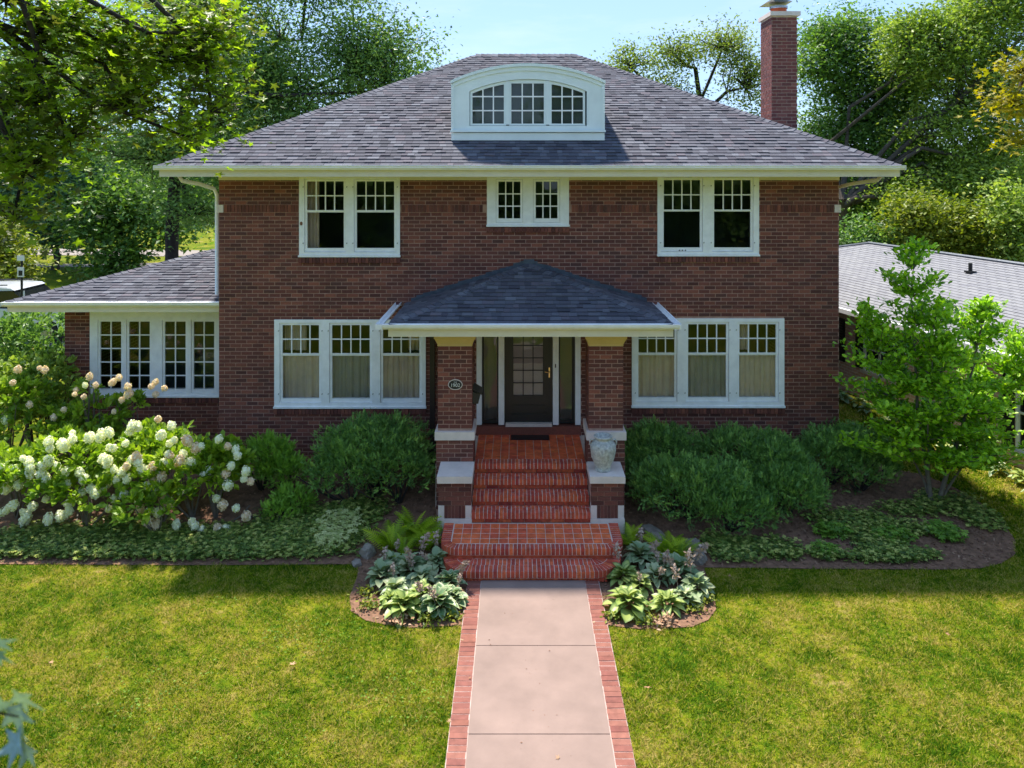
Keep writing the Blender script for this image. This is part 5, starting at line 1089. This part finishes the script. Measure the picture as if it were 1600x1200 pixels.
# ground cover: whorled leaves
def gpos(px, py):
    d_ = 12.0
    for _ in range(6): d_ = (HC - float(g(d_))) * 1200 / (py - 264)
    return (px - 808) / 1200 * d_, d_
WH_V, WH_F = [], []
for k in range(6):
    a = k * math.pi / 3; c, s = math.cos(a), math.sin(a); i0 = len(WH_V); z_ = .25 + .1 * (k % 2)
    WH_V += [(0, 0, .3), (c * .5 - s * .24, s * .5 + c * .24, z_ + .1), (c, s, z_ - .08), (c * .5 + s * .24, s * .5 - c * .24, z_ + .1)]; WH_F += [(i0, i0 + 1, i0 + 2), (i0, i0 + 2, i0 + 3)]
WHORL = (np.array(WH_V), np.array(WH_F))
def cover(name, label, spots, m, size, seed, hgt=.1):
    r = np.random.default_rng(seed); P = []
    for (px_, py_, rx_, ry_, n) in spots:
        n = int(n * (1.65 if m == 'pachy' else 1.4)); x_, y_ = gpos(px_, py_); x2, y2 = gpos(px_ + rx_, py_); _, yb = gpos(px_, py_ - ry_); a = np.sqrt(r.random(n)) * (1 + .25 * r.normal(size=n) * .6); t_ = r.random(n) * 6.283
        P.append(np.stack([x_ + np.cos(t_) * a * (x2 - x_), y_ + np.sin(t_) * a * (yb - y_)], 1))
    P = np.concatenate(P); P = P[(inpoly(P[:, 0], P[:, 1], BL) | inpoly(P[:, 0], P[:, 1], BR)) & ~((P[:, 0] > -1.4) & (P[:, 0] < 1.85) & (P[:, 1] > 12.2))]; n = len(P)
    Z = g(P[:, 1]) + .02 + hgt * r.random(n); a = r.random(n) * 6.283; tl = r.normal(size=(n, 2)) * .22; s_ = size * (.7 + .6 * r.random(n))
    ca, sa = np.cos(a), np.sin(a); Rm = np.zeros((n, 3, 3)); Rm[:, 0, 0] = ca; Rm[:, 0, 1] = -sa; Rm[:, 1, 0] = sa; Rm[:, 1, 1] = ca; Rm[:, 2, 2] = 1; Rm[:, 2, 0] = tl[:, 0]; Rm[:, 2, 1] = tl[:, 1]
    mb = MB(); mb.scatter(WHORL[0], WHORL[1], Rm * s_[:, None, None], np.stack([P[:, 0], P[:, 1], Z], 1), r.random(n) * .99)
    o = struct(name, mb, m, kind='stuff'); o['label'] = label; o['category'] = 'ground cover'; return o
cover('pachysandra', 'carpet of dark glossy ground cover filling the left bed', [(60, 850, 90, 26, 1500), (180, 845, 90, 30, 1500), (300, 852, 100, 26, 1700), (400, 850, 90, 26, 1500), (490, 845, 70, 30, 1500), (540, 820, 50, 34, 900), (470, 815, 70, 22, 700), (570, 800, 40, 20, 300), (250, 870, 300, 8, 900)], 'pachy', .036, 71)
cover('pachysandra', 'patches of green ground cover in the right bed', [(1150, 865, 45, 18, 420), (1120, 850, 30, 12, 160), (1200, 860, 50, 14, 330), (1225, 870, 30, 9, 200), (1290, 870, 24, 10, 160), (1330, 815, 60, 14, 420), (1370, 850, 42, 24, 620), (1400, 830, 50, 16, 380), (1380, 875, 70, 9, 420), (1440, 872, 30, 8, 160), (1480, 790, 50, 18, 420), (1540, 815, 40, 18, 330), (1420, 800, 50, 12, 260)], 'pachy', .036, 72)
cover('groundcover', 'yellow green low plants among the right bed mulch', [(1300, 835, 26, 10, 130), (1475, 838, 26, 14, 200), (1290, 868, 20, 8, 80), (1395, 845, 30, 14, 160)], 'pachy_bright', .05, 73, .12)
cover('variegated_groundcover', 'pale variegated patch in the left ground cover', [(528, 835, 30, 24, 260), (515, 855, 22, 14, 120), (545, 822, 18, 10, 60)], 'varieg', .058, 74, .15)
# mulch chips
r = np.random.default_rng(8); n = 16000; X = np.concatenate([r.uniform(-9, -.75, n // 2), r.uniform(1.2, 8.1, n // 2)]); Y = r.uniform(10.05, 14.5, n); k = (inpoly(X, Y, BL) | inpoly(X, Y, BR)); X, Y = X[k], Y[k]; n = len(X)
mc = MB(); mc.scatter(np.array([(-.5, -.2, 0), (.5, -.25, .1), (.45, .2, .15), (-.5, .22, .05)]), np.array([(0, 1, 2, 3)]), rand_frames(n, r, 1.2) * (.018 + .035 * r.random(n))[:, None, None], np.stack([X, Y, g(Y) + .022], 1), r.random(n) * .99)
o = struct('mulch_chips', mc, 'mulch', kind='stuff'); o['label'] = 'brown bark chips scattered over the planting beds'; o['category'] = 'mulch'

# rocks edging the small beds
def rock(px, py, sx_, sy_, sz_, label, seed):
    x_, y_ = gpos(px, py); z_ = float(g(y_)); bm = bmesh.new(); bmesh.ops.create_icosphere(bm, subdivisions=3, radius=1)
    for v in bm.verts:
        n_ = mn.noise(v.co * 1.3 + Vector((seed * 3.1, 0, 0))) * .45 + mn.noise(v.co * 3.5 + Vector((seed, 5, 0))) * .14; c = v.co * (1 + n_); c = Vector([max(-.82, min(.82, q)) for q in c]); v.co = Vector((c.x * sx_, c.y * sy_, c.z * sz_))
    me = bpy.data.meshes.new('rock'); bm.to_mesh(me); bm.free(); me.materials.append(M['rock']); o = bpy.data.objects.new('rock', me); COL.objects.link(o); o.location = (x_, y_, z_ + sz_ * .3); o.rotation_euler[2] = seed
    o['label'] = label; o['category'] = 'rock'; o['group'] = 'rocks edging the hosta beds'
rock(575, 868, .13, .12, .14, 'grey brown rock at the left end of the ferns left of the steps', 1)
rock(557, 882, .12, .08, .05, 'flat pale stone at the lawn corner beside the left hostas', 2)
rock(1082, 857, .15, .12, .12, 'squarish tan rock behind the right ferns', 3)
rock(1092, 878, .14, .12, .13, 'lower tan rock at the lawn corner beside the right hostas', 4)
rock(1022, 838, .34, .13, .10, 'long flat slab of stone behind the right ferns', 5)
rock(1150, 872, .05, .05, .04, 'small stone lying in the mulch right of the tan rocks', 6)

# ferns
FR_V, FR_F, np_ = [], [], 15
for k in range(np_):
    q = (k + .6) / np_; xx = q * .92; zz = .62 * q - .52 * q * q; w_ = .23 * math.sin(math.pi * min(q * .82 + .16, 1)) + .02
    for s_ in (-1, 1): i0 = len(FR_V); FR_V += [(xx, 0, zz), (xx + .055, 0, zz), (xx + .10, s_ * w_, zz - .03)]; FR_F.append((i0, i0 + 1, i0 + 2))
FROND = (np.array(FR_V), np.array(FR_F))
def fern(px, py, size, n, seed, label):
    x_, y_ = gpos(px, py); b = (x_, y_, float(g(y_))); t = Thing('fern', label, 'fern', b, 'ferns beside the steps'); r = np.random.default_rng(seed)
    for k in range(4):
        mb = MB(); mb.add(FROND[0], FROND[1], (k + .5) / 4); me = mb.mesh('frond'); me.materials.append(M['fern'])
        for j in range(n // 4):
            s_ = size * r.uniform(.7, 1.15); t.inst('frond', me, Matrix.Translation(Vector(b) + Vector((r.normal() * .03, r.normal() * .03, 0))) @ Matrix.Rotation(r.uniform(0, 6.283), 4, 'Z') @ Matrix.Rotation(-r.uniform(.25, .95), 4, 'Y') @ Matrix.Rotation(r.normal() * .3, 4, 'X') @ Matrix.Scale(s_, 4))
for a in [(612, 858, .50, 26, 1, 'leftmost fern beside the grey rock'), (648, 842, .55, 28, 2, 'tallest fern standing against the left step block'), (668, 858, .46, 24, 3, 'fern just left of the rounded landing'), (630, 875, .38, 18, 4, 'low fern behind the blue green hosta on the left'), (985, 852, .36, 20, 5, 'fern just right of the rounded landing'), (1040, 868, .42, 24, 6, 'fern in front of the long flat stone'), (1062, 876, .36, 20, 7, 'rightmost fern beside the tan rocks')]: fern(*a)

# hostas: every leaf its own part
HV, HF, HE = [], [], []
prof = [(0, .02), (.12, .13), (.32, .28), (.58, .32), (.82, .22), (1, .0)]
for i, (q, w_) in enumerate(prof):
    zz = .38 * q - .78 * q * q; HV += [(q, -w_, zz + .10 * w_ * 3), (q, -w_ * .55, zz + .02), (q, 0, zz - .02), (q, w_ * .55, zz + .02), (q, w_, zz + .10 * w_ * 3)]; HE += [1, .15 if q < .9 else 1, 0, .15 if q < .9 else 1, 1]
for i in range(len(prof) - 1):
    for j in range(4): a = i * 5 + j; HF.append((a, a + 1, a + 6, a + 5))
def hleaf(m, tone):
    mb = MB(); mb.add(HV, np.array(HF), tone, HE); me = mb.mesh('leaf', smooth=True); me.materials.append(M[m]); return me
HL = {m: hleaf(m, 0.) for m in ('hosta_blue', 'hosta_yellow', 'hosta_cream')}
SPK = MB(); rr_ = np.random.default_rng(3); SPK.tube([(0, 0, 0), (.02, 0, .6), (.06, 0, 1)], [.012, .010, .006], 4); SPK.scatter(LEAF4[0], LEAF4[1], rand_frames(46, rr_, 0) * .16, np.stack([rr_.normal(size=46) * .045 + .04, rr_.normal(size=46) * .045, .55 + .5 * rr_.random(46)], 1), rr_.random(46)); SPKM = SPK.mesh('flower_stalk'); SPKM.materials.append(M['hosta_stalk'])
def hosta(px, py, size, n, m, seed, label, stalks=0, group='hostas in the beds beside the walk', pos=None):
    x_, y_ = pos or gpos(px, py); b = (x_, y_, float(g(y_)) + .02); t = Thing('hosta', label, 'hosta', b, group); r = random.Random(seed)
    n = int(n * (1.8 if pos is None else 1)); size = size * (.88 if pos is None else 1)
    for k in range(n):
        q = k / n; el = 1.1 - 1.0 * q; a = k * 2.4 + r.uniform(-.5, .5); s_ = size * r.uniform(.55, .95) * (.75 + .3 * q); st = size * .35 * q
        t.inst('leaf', HL[m], Matrix.Translation(Vector(b) + Vector((math.cos(a) * st, math.sin(a) * st, .05 + size * .42 * (1 - q) ))) @ Matrix.Rotation(a, 4, 'Z') @ Matrix.Rotation(-el + r.uniform(-.15, .15), 4, 'Y') @ Matrix.Rotation(r.uniform(-.35, .35), 4, 'X') @ Matrix.Diagonal((s_, s_ * r.uniform(.85, 1.15), s_ * r.uniform(.7, 1.3), 1)))
    for k in range((stalks + 1) // 2):
        a = r.uniform(0, 6.28); t.inst('flower_stalk', SPKM, Matrix.Translation(Vector(b) + Vector((math.cos(a) * .1, math.sin(a) * .1, .1))) @ Matrix.Rotation(a, 4, 'Z') @ Matrix.Rotation(r.uniform(.1, .7), 4, 'Y') @ Matrix.Scale(size * r.uniform(1.1, 1.7), 4))
for a in [(610, 890, .24, 20, 'hosta_blue', 31, 'small blue green hosta between the left rock and the ferns', 1), (660, 915, .26, 22, 'hosta_blue', 32, 'blue green hosta in the very centre of the left bed', 2), (708, 945, .24, 20, 'hosta_cream', 33, 'cream edged hosta touching the left brick border', 1), (610, 950, .22, 18, 'hosta_yellow', 34, 'leftmost yellow hosta of the left bed', 0), (1042, 892, .24, 20, 'hosta_blue', 35, 'blue green hosta before the rightmost fern', 2), (1000, 925, .24, 22, 'hosta_yellow', 36, 'pale yellow hosta behind the brightest one', 1), (1070, 945, .24, 20, 'hosta_blue', 37, 'low blue green hosta right of the star shaped one', 1), (598, 912, 0.31, 26, 'hosta_blue', 1, 'leftmost blue green hosta near the left rock', 1), (640, 900, 0.31, 26, 'hosta_blue', 2, 'blue green hosta in front of the left ferns', 3), (682, 890, 0.29, 22, 'hosta_blue', 3, 'blue green hosta touching the lower left step', 4), (618, 934, 0.26, 18, 'hosta_blue', 13, 'small blue green hosta in the middle of the left bed', 2),
          (632, 960, 0.31, 28, 'hosta_yellow', 4, 'yellow centred hosta at the front of the left bed', 0), (660, 942, 0.27, 22, 'hosta_yellow', 14, 'second yellow hosta touching the green one in the left bed', 1), (686, 956, 0.33, 30, 'hosta_cream', 5, 'green hosta with cream edged pointed leaves at the front left', 2), (702, 920, 0.27, 20, 'hosta_cream', 15, 'cream edged hosta nearest the lowest left step', 3),
          (1000, 880, 0.30, 26, 'hosta_blue', 6, 'blue green hosta beside the right end of the lower step', 3), (1060, 905, 0.34, 30, 'hosta_blue', 7, 'large blue green hosta at the right edge of the small bed', 4), (1088, 930, 0.29, 22, 'hosta_blue', 8, 'blue green hosta by the curved lawn edge on the right', 2), (1024, 912, 0.26, 18, 'hosta_blue', 16, 'grey flowered hosta in the middle of the right bed', 5),
          (975, 912, 0.29, 24, 'hosta_yellow', 9, 'pale yellow hosta beside the walk on the right', 2), (982, 956, 0.34, 30, 'hosta_yellow', 10, 'brightest yellow hosta at the front of the right bed', 0), (1042, 956, 0.26, 24, 'hosta_yellow', 11, 'small star shaped yellow hosta at the front right', 0)]: hosta(*a)
# low pink and yellow begonias edging
def edging(px, py, seed, label):
    x_, y_ = gpos(px, py); b = (x_, y_, float(g(y_))); t = Thing('edging_plant', label, 'plant', b, 'low edging plants round the hosta beds'); r = np.random.default_rng(seed); n = 90; P = np.array(b) + r.normal(size=(n, 3)) * np.array([.075, .06, .02]) + np.array([0, 0, .07])
    mb = MB(); mb.scatter(LEAF8[0], LEAF8[1], rand_frames(n, r, .6) * .06, P, r.random(n) * .99); t.part('foliage', mb, 'yellowgreen' if seed % 3 else 'fallen')
for i, (px_, py_, lb) in enumerate([(572, 930, 'green edging plant at the left rim of the left bed'), (578, 950, 'reddish edging plant lower on the left rim'), (622, 975, 'edging plant before the yellow hosta of the left bed'), (665, 975, 'edging plant at the front of the left bed between two hostas'), (706, 968, 'edging plant nearest the walk on the left'), (712, 940, 'edging plant beside the left brick border'), (960, 968, 'edging plant nearest the walk on the right'), (1012, 975, 'edging plant between the two front yellow hostas'), (1040, 978, 'edging plant at the front right of the right bed'), (1085, 955, 'edging plant at the right rim of the right bed'), (1102, 940, 'uppermost edging plant of the right rim'), (702, 905, 'yellowish edging plant under the lowest left step')]): edging(px_, py_, i + 1, lb)

# ------------------------------------------------------------------ grass
def blades(X, Y, seed, h, w):
    r = np.random.default_rng(seed); n = len(X); Z = g(Y); a = r.random(n) * 6.283; hh = h * (.45 + .7 * r.random(n)) * (.8 + .45 * np.sin(X * 23 + 3 * np.sin(Y * 9)) * np.sin(Y * 27 + 2 * np.sin(X * 11)) + .3 * np.sin(X * 5.3 + 1) * np.sin(Y * 6.1)); ww = w * (.7 + .6 * r.random(n))
    dx, dy = np.cos(a) * ww / 2, np.sin(a) * ww / 2; lx, ly = r.normal(size=n) * .8 * hh, r.normal(size=n) * .8 * hh
    V = np.stack([np.stack([X - dx, Y - dy, Z], 1), np.stack([X + dx, Y + dy, Z], 1), np.stack([X + lx, Y + ly, Z + hh], 1)], 1).reshape(-1, 3)
    mb = MB(); mb.v.append(V); mb.n = 3 * n; mb.f.append(np.arange(3 * n).reshape(-1, 3)); mb.t.append(np.repeat(r.random(n), 3)); mb.e.append(np.zeros(3 * n)); return mb
r = np.random.default_rng(99); n = 560000; Y = 6.9 + (12.3 - 6.9) * r.random(n) ** 1.15; X = (r.random(n) * 1.56 - .78) * Y
keepm = ~(inpoly(X, Y, BL) | inpoly(X, Y, BR)) & ~((X > PX0 - .185 + .03 * np.sin(Y * 13)) & (X < PX1 + .185 + .03 * np.sin(Y * 11)) & (Y < 11.6)) & ~((X > -1.2) & (X < 1.7) & (Y > 10.9)); X, Y = X[keepm], Y[keepm]
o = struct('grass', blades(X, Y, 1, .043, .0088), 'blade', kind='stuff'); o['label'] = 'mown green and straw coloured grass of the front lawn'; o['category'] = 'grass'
n = 90000; X = 6.3 + 4 * r.random(n); Y = 12 + 11 * r.random(n); k = ~inpoly(X, Y, BR) & (X < 8.25 + (19.94 - Y) * .23); X, Y = X[k], Y[k]
o = struct('side_grass', blades(X, Y, 2, .06, .016), 'blade', kind='stuff'); o['label'] = 'bright sunlit grass between the brick house and the ranch house'; o['category'] = 'grass'
# clover leaves in the near left lawn
n = 3000; X = -5.2 + 5.0 * r.random(n); Y = 7.2 + 3.6 * r.random(n); k = (np.sin(X * 2.1 + 1) * np.sin(Y * 2.7) + .35 * r.normal(size=n) > .55) & (X < -.8); X, Y = X[k], Y[k]; n = len(X)
cl = MB(); cl.scatter(WHORL[0], WHORL[1], np.repeat(np.eye(3)[None], n, 0) * (.009 + .009 * r.random(n))[:, None, None], np.stack([X, Y, g(Y) + .02 + .02 * r.random(n)], 1), r.random(n) * .99)
o = struct('clover', cl, 'pachy_bright', kind='stuff'); o['label'] = 'clover growing in the left lawn'; o['category'] = 'clover'
# fallen leaves and a few seeds on the walk
fm = MB(); fm.add(MAPLE[0], MAPLE[1], 0.); fme = fm.mesh('fallen_leaf'); fme.materials.append(M['fallen'])
for px_, py_, s_, lb in [(454, 1048, .10, 'orange fallen leaf on the left lawn'), (1010, 1080, .11, 'large tan fallen leaf on the lawn right of the walk'), (706, 1133, .06, 'small curled leaf at the left brick border'), (720, 1008, .05, 'small leaf on the upper left brick border'), (733, 1066, .04, 'tiny pale leaf on the left border bricks'), (927, 977, .05, 'pale fallen leaf at the right border near the bed'), (78, 1040, .07, 'tan fallen leaf at the left of the lawn'), (875, 1196, .06, 'yellow leaf on the concrete at the bottom edge'), (1140, 908, .06, 'leaf on the lawn below the right bed'), (1480, 1000, .07, 'leaf on the far right lawn')]:
    x_, y_ = gpos(px_, py_); o = bpy.data.objects.new('fallen_leaf', fme); COL.objects.link(o); o.location = (x_, y_, float(g(y_)) + (.062)); o.rotation_euler = (random.uniform(-.4, .4), random.uniform(-.4, .4), random.uniform(0, 6)); o.scale = (s_,) * 3
    o['label'] = lb; o['category'] = 'leaf'; o['group'] = 'fallen leaves'
r = np.random.default_rng(12); n = 90; X = r.normal(size=n) * .28 + .2; Y = 5 + 6 * r.random(n); k = (X > PX0 + .05) & (X < PX1 - .05); X, Y = X[k], Y[k]; n = len(X)
db = MB(); db.scatter(LEAF4[0], LEAF4[1], rand_frames(n, r, 2) * (.010 + .022 * r.random(n) ** 2)[:, None, None], np.stack([X, Y, 0 * X + .031], 1), r.random(n) * .99); o = struct('path_debris', db, 'mulch', kind='stuff'); o['label'] = 'specks of bark and seed on the concrete walk'; o['category'] = 'debris'

# ------------------------------------------------------------------ ranch house on the right
A0 = Vector((8.36, 19.94)); th = R(13); uu = Vector((math.sin(th), -math.cos(th))); nn = Vector((math.cos(th), math.sin(th)))
nb = Thing('ranch_house', 'single storey pinkish brick ranch house with pale grey shingle roof on the right', 'house', (A0.x, A0.y, .2)); rot = Matrix(((uu.x, nn.x, 0, 0), (uu.y, nn.y, 0, 0), (0, 0, 1, 0), (0, 0, 0, 1))); nb.o.matrix_world = Matrix.Translation((A0.x, A0.y, 0)) @ Matrix.Rotation(math.atan2(uu.y, uu.x), 4, 'Z'); nb.b = Vector((0, 0, 0))
# local: x along the wall towards the viewer, y across the house
nwin = [(-1.2, -.03, 1.05, 2.15), (.97, 2.1, 1.05, 2.15), (5.36, 6.9, .62, 2.1)]
nw = MB(); holed(nw, -7.5, 9.5, 0, 2.45, nwin, 0, .25); nw.box(-7.5, -7.25, .251, 7.4, 0, 2.45); nw.box(9.25, 9.5, .251, 7.4, 0, 2.45); nw.box(-7.5, 9.5, 7.401, 7.65, 0, 2.45); o = nb.part('wall', nw, 'nbrick'); uv_box(o.data)
nr_ = MB(); e0, e1, f0, f1, ez, rz_ = -8.0, 10.0, -.28, 7.9, 2.5, 3.62; hy = (f1 - f0) / 2
nr_.add([(e0, f0, ez), (e1, f0, ez), (e1, f1, ez), (e0, f1, ez), (e0 + 4.2, f0 + hy, rz_), (e1 + .2, f0 + hy, rz_), (e1 + .2, f0, ez)], [(0, 6, 5, 4), (3, 0, 4), (2, 3, 4, 5)])
o = nb.part('roof', nr_, 'nroof'); me = o.data; uv = me.uv_layers.new(name='UVMap')
for p in me.polygons:
    n_ = p.normal; a = Vector((0, 0, 1)).cross(n_).normalized(); b = n_.cross(a)
    for li in p.loop_indices: c = me.vertices[me.loops[li].vertex_index].co; uv.data[li].uv = (c.dot(a), c.dot(b))
cz_ = MB(); # course laps: real raised strips up the visible slope
Ls = math.hypot(hy, rz_ - ez); nS = int(Ls / .14); 
for i in range(nS):
    q = i / nS; yy = f0 + hy * q; zz = ez + (rz_ - ez) * q; cz_.add([(e0 + 4.2 * q + .05, yy - .004, zz), (e1, yy - .004, zz), (e1, yy - .002, zz + .010), (e0 + 4.2 * q + .05, yy - .002, zz + .010), (e1, yy + .06, zz + .018), (e0 + 4.2 * q + .1, yy + .06, zz + .018)], [(0, 1, 2, 3), (3, 2, 4, 5)])
o = nb.part('shingle_courses', cz_, 'nroof', kind='stuff'); me = o.data; uv = me.uv_layers.new(name='UVMap')
for p in me.polygons:
    for li in p.loop_indices: c = me.vertices[me.loops[li].vertex_index].co; uv.data[li].uv = (c.x, c.y * 1.04)
rc = MB(); rc.tube([(e0 + 4.2, f0 + hy, rz_ + .02), (e1, f0 + hy, rz_ + .02)], .05, 6); rc.tube([(e0, f0, ez + .02), (e0 + 4.2, f0 + hy, rz_ + .02)], .045, 6); nb.part('ridge_cap', rc, 'lead')
vp = MB(); vp.tube([(1.2, f0 + hy - .9, 3.3), (1.2, f0 + hy - .9, 3.62)], .05, 8); vp.box(1.1, 1.3, f0 + hy - 1.0, f0 + hy - .8, 3.38, 3.42); nb.part('roof_vent', vp, 'dark_metal')
ng = MB(); ng.box(e0, e1, f0 - .1, f0 + .0, ez - .11, ez + .0); ng.box(e0, e1, f0 + .001, -.001, ez - .08, ez - .06); nb.part('gutter', ng, 'white')
for (a, b, c, d) in nwin:
    w_ = MB(); holed(w_, a + .001, b - .001, c, d, [(a + .07, (a + b) / 2 - .02, c + .07, (c + d) / 2 - .02), ((a + b) / 2 + .02, b - .07, c + .07, (c + d) / 2 - .02), (a + .07, (a + b) / 2 - .02, (c + d) / 2 + .02, d - .07), ((a + b) / 2 + .02, b - .07, (c + d) / 2 + .02, d - .07)], -.02, .06); wn_ = nb.part('window', w_, 'white')
    gl = MB(); gl.box(a + .05, b - .05, .02, .03, c + .05, d - .05); nb.part('pane', gl, 'car_glass', wn_); sl_ = MB(); sl_.box(a - .06, b + .06, -.07, .0, c - .08, c - .001); nb.part('sill', sl_, 'stone', wn_)
    for x0, x1 in ((a - .28, a - .03), (b + .03, b + .28)):
        s_ = MB(); s_.box(x0, x1, -.035, -.002, c, d); 
        for k in range(14): zz = c + .07 + k * (d - c - .14) / 14; s_.box(x0 + .04, x1 - .04, -.05, -.0355, zz, zz + .05)
        nb.part('shutter', s_, 'dark_metal')
pp = MB(); W1 = W(1300, 498, 19.5); W2 = W(1405, 425, 21.5); pp.tube([W1, W1.lerp(W2, .5) - Vector((0, 0, .06)), W2], .012, 4); single('service_wire', pp, 'dark_metal', 'thin black service wire crossing over the ranch roof', 'wire', (0, 0, 0))
ORD = 'first second third fourth fifth sixth seventh eighth ninth tenth eleventh twelfth thirteenth fourteenth fifteenth sixteenth seventeenth eighteenth nineteenth twentieth'.split()
for i in range(20):
    q = i / 19; p = A0 + uu * (-1.2 + 8.6 * q) - nn * (.55 + .12 * (i % 2)); hosta(0, 0, .22, 26, 'hosta_cream' if i % 2 else 'hosta_yellow', 200 + i, 'pale hosta, ' + ORD[i] + ' from the far end of the row along the ranch house wall', 0, 'pale hostas along the ranch house', (p.x, p.y))

# ------------------------------------------------------------------ parked car and street sign, far left
car = Thing('parked_car', 'silver grey sport utility vehicle parked on the street beyond the wing roof', 'car', (-16.9, 26.0, .31))
cx, cy, cz = -16.9, 26.0, .31; hwid = .93
def extr(prof, y0, y1, taper=0):
    mb = MB(); n = len(prof); V = [(cx + a, cy + y0, cz + b) for a, b in prof] + [(cx + a, cy + y1, cz + b) for a, b in prof]; mb.add(V, np.array([(i, (i + 1) % n, n + (i + 1) % n, n + i) for i in range(n)])); mb.f.append(np.array([list(range(n))[::-1]]) + mb.n - 2 * n); mb.f.append(np.array([list(range(n))]) + mb.n - n); return mb
car.part('body', extr([(-2.4, .45), (-2.42, .95), (-2.3, 1.12), (1.15, 1.12), (2.1, 1.0), (2.38, .8), (2.4, .42), (1.95, .38), (1.85, .66), (1.55, .80), (1.2, .66), (1.1, .38), (-1.15, .38), (-1.25, .66), (-1.55, .80), (-1.9, .66), (-1.98, .38)], -hwid, hwid), 'car')
car.part('cabin_glass', extr([(-2.25, 1.121), (-2.05, 1.66), (.35, 1.70), (1.05, 1.121)], -hwid + .09, hwid - .09), 'car_glass')
car.part('roof', extr([(-2.12, 1.661), (-2.0, 1.76), (-.2, 1.80), (.30, 1.765), (.42, 1.701)], -hwid + .10, hwid - .10), 'car')
pl = MB()
for xx, dx in ((-2.15, .12), (-1.15, 0), (-.35, 0), (.72, -.5)): pl.prism(cx + xx - .05, cx + xx + .05, cy - hwid + .07, cy - hwid + .089, cz + 1.12, cz + 1.12, cz + 1.70, cz + 1.70)
car.part('pillars', pl, 'car')
rr = MB(); rr.tube([(cx - 1.9, cy - .7, cz + 1.84), (cx + .1, cy - .7, cz + 1.86)], .02, 6); rr.tube([(cx - 1.9, cy + .7, cz + 1.84), (cx + .1, cy + .7, cz + 1.86)], .02, 6); car.part('roof_rack', rr, 'dark_metal')
for xx in (-1.56, 1.52):
    for yy in (-hwid + .02, hwid - .26):
        w_ = MB(); w_.lathe((0, 0, 0), [(0, 0), (.2, 0), (.36, .01), (.37, .05), (.37, .2), (.36, .24), (0, .24)], 22); me = w_.mesh('tyre'); me.transform(Matrix.Translation((xx, yy + .24, .37)) @ Matrix.Rotation(R(90), 4, 'X')); wo_ = car.part('wheel', me, 'tyre'); ri = MB(); ri.lathe((0, 0, 0), [(0, .01), (.2, .0), (.22, -.012), (0, -.012)], 18); me = ri.mesh('rim'); me.transform(Matrix.Translation((xx, yy - .001, .37)) @ Matrix.Rotation(R(90), 4, 'X')); car.part('rim', me, 'steel', wo_)
sg = Thing('street_sign', 'thin street sign pole with small white panels behind the wing roof', 'sign', ((34 - 808) / 1200 * 23.8, 23.8, .3)); sx_ = sg.b.x
s_ = MB(); s_.tube([(sx_, 23.8, .3), (sx_, 23.8, 3.35)], .035, 8); sg.part('pole', s_, 'dark_metal')
s_ = MB(); s_.box(sx_ - .11, sx_ + .11, 23.74, 23.76, 3.16, 3.32); sg.part('panel', s_, 'sign_white'); s_ = MB(); s_.box(sx_ - .10, sx_ + .10, 23.74, 23.76, 2.66, 2.96); sg.part('panel', s_, 'sign_white'); s_ = MB(); s_.box(sx_ - .06, sx_ + .06, 23.732, 23.738, 2.70, 2.86); sg.part('symbol', s_, 'dark_metal')

# ------------------------------------------------------------------ leaves close to the camera, lower left
nl = Thing('near_twig', 'blurred blue grey leaves on a twig very close at the lower left corner', 'leaves', W(-60, 1150, 2.3)); tb = MB(); tb.tube([W(-160, 1100, 2.3), W(-20, 1110, 2.3), W(30, 1120, 2.3)], [.006, .004, .002], 6); tb.tube([W(-100, 1105, 2.3), W(-30, 1010, 2.3)], [.004, .002], 5); nl.part('stem', tb, 'dark_bark')
lm = MB(); lm.add(MAPLE[0], MAPLE[1], 0.); lme = lm.mesh('leaf'); lme.materials.append(M['near_leaf'])
for (px_, py_, ang_, s_, tl_) in [(5, 1080, -.45, .135, .5), (12, 1085, -1.25, .15, .3), (45, 1150, -2.6, .12, .6), (50, 1155, -2.0, .10, .2), (-25, 1010, .2, .10, .5), (-20, 1015, -.5, .09, .4), (-20, 1110, .3, .10, .5), (20, 1130, -.9, .10, .8)]:
    nl.inst('leaf', lme, Matrix.Translation(W(px_, py_, 2.3 + random.uniform(-.03, .03))) @ Matrix.Rotation(R(90), 4, 'X') @ Matrix.Rotation(ang_, 4, 'Z') @ Matrix.Rotation(tl_, 4, 'X') @ Matrix.Scale(s_, 4))
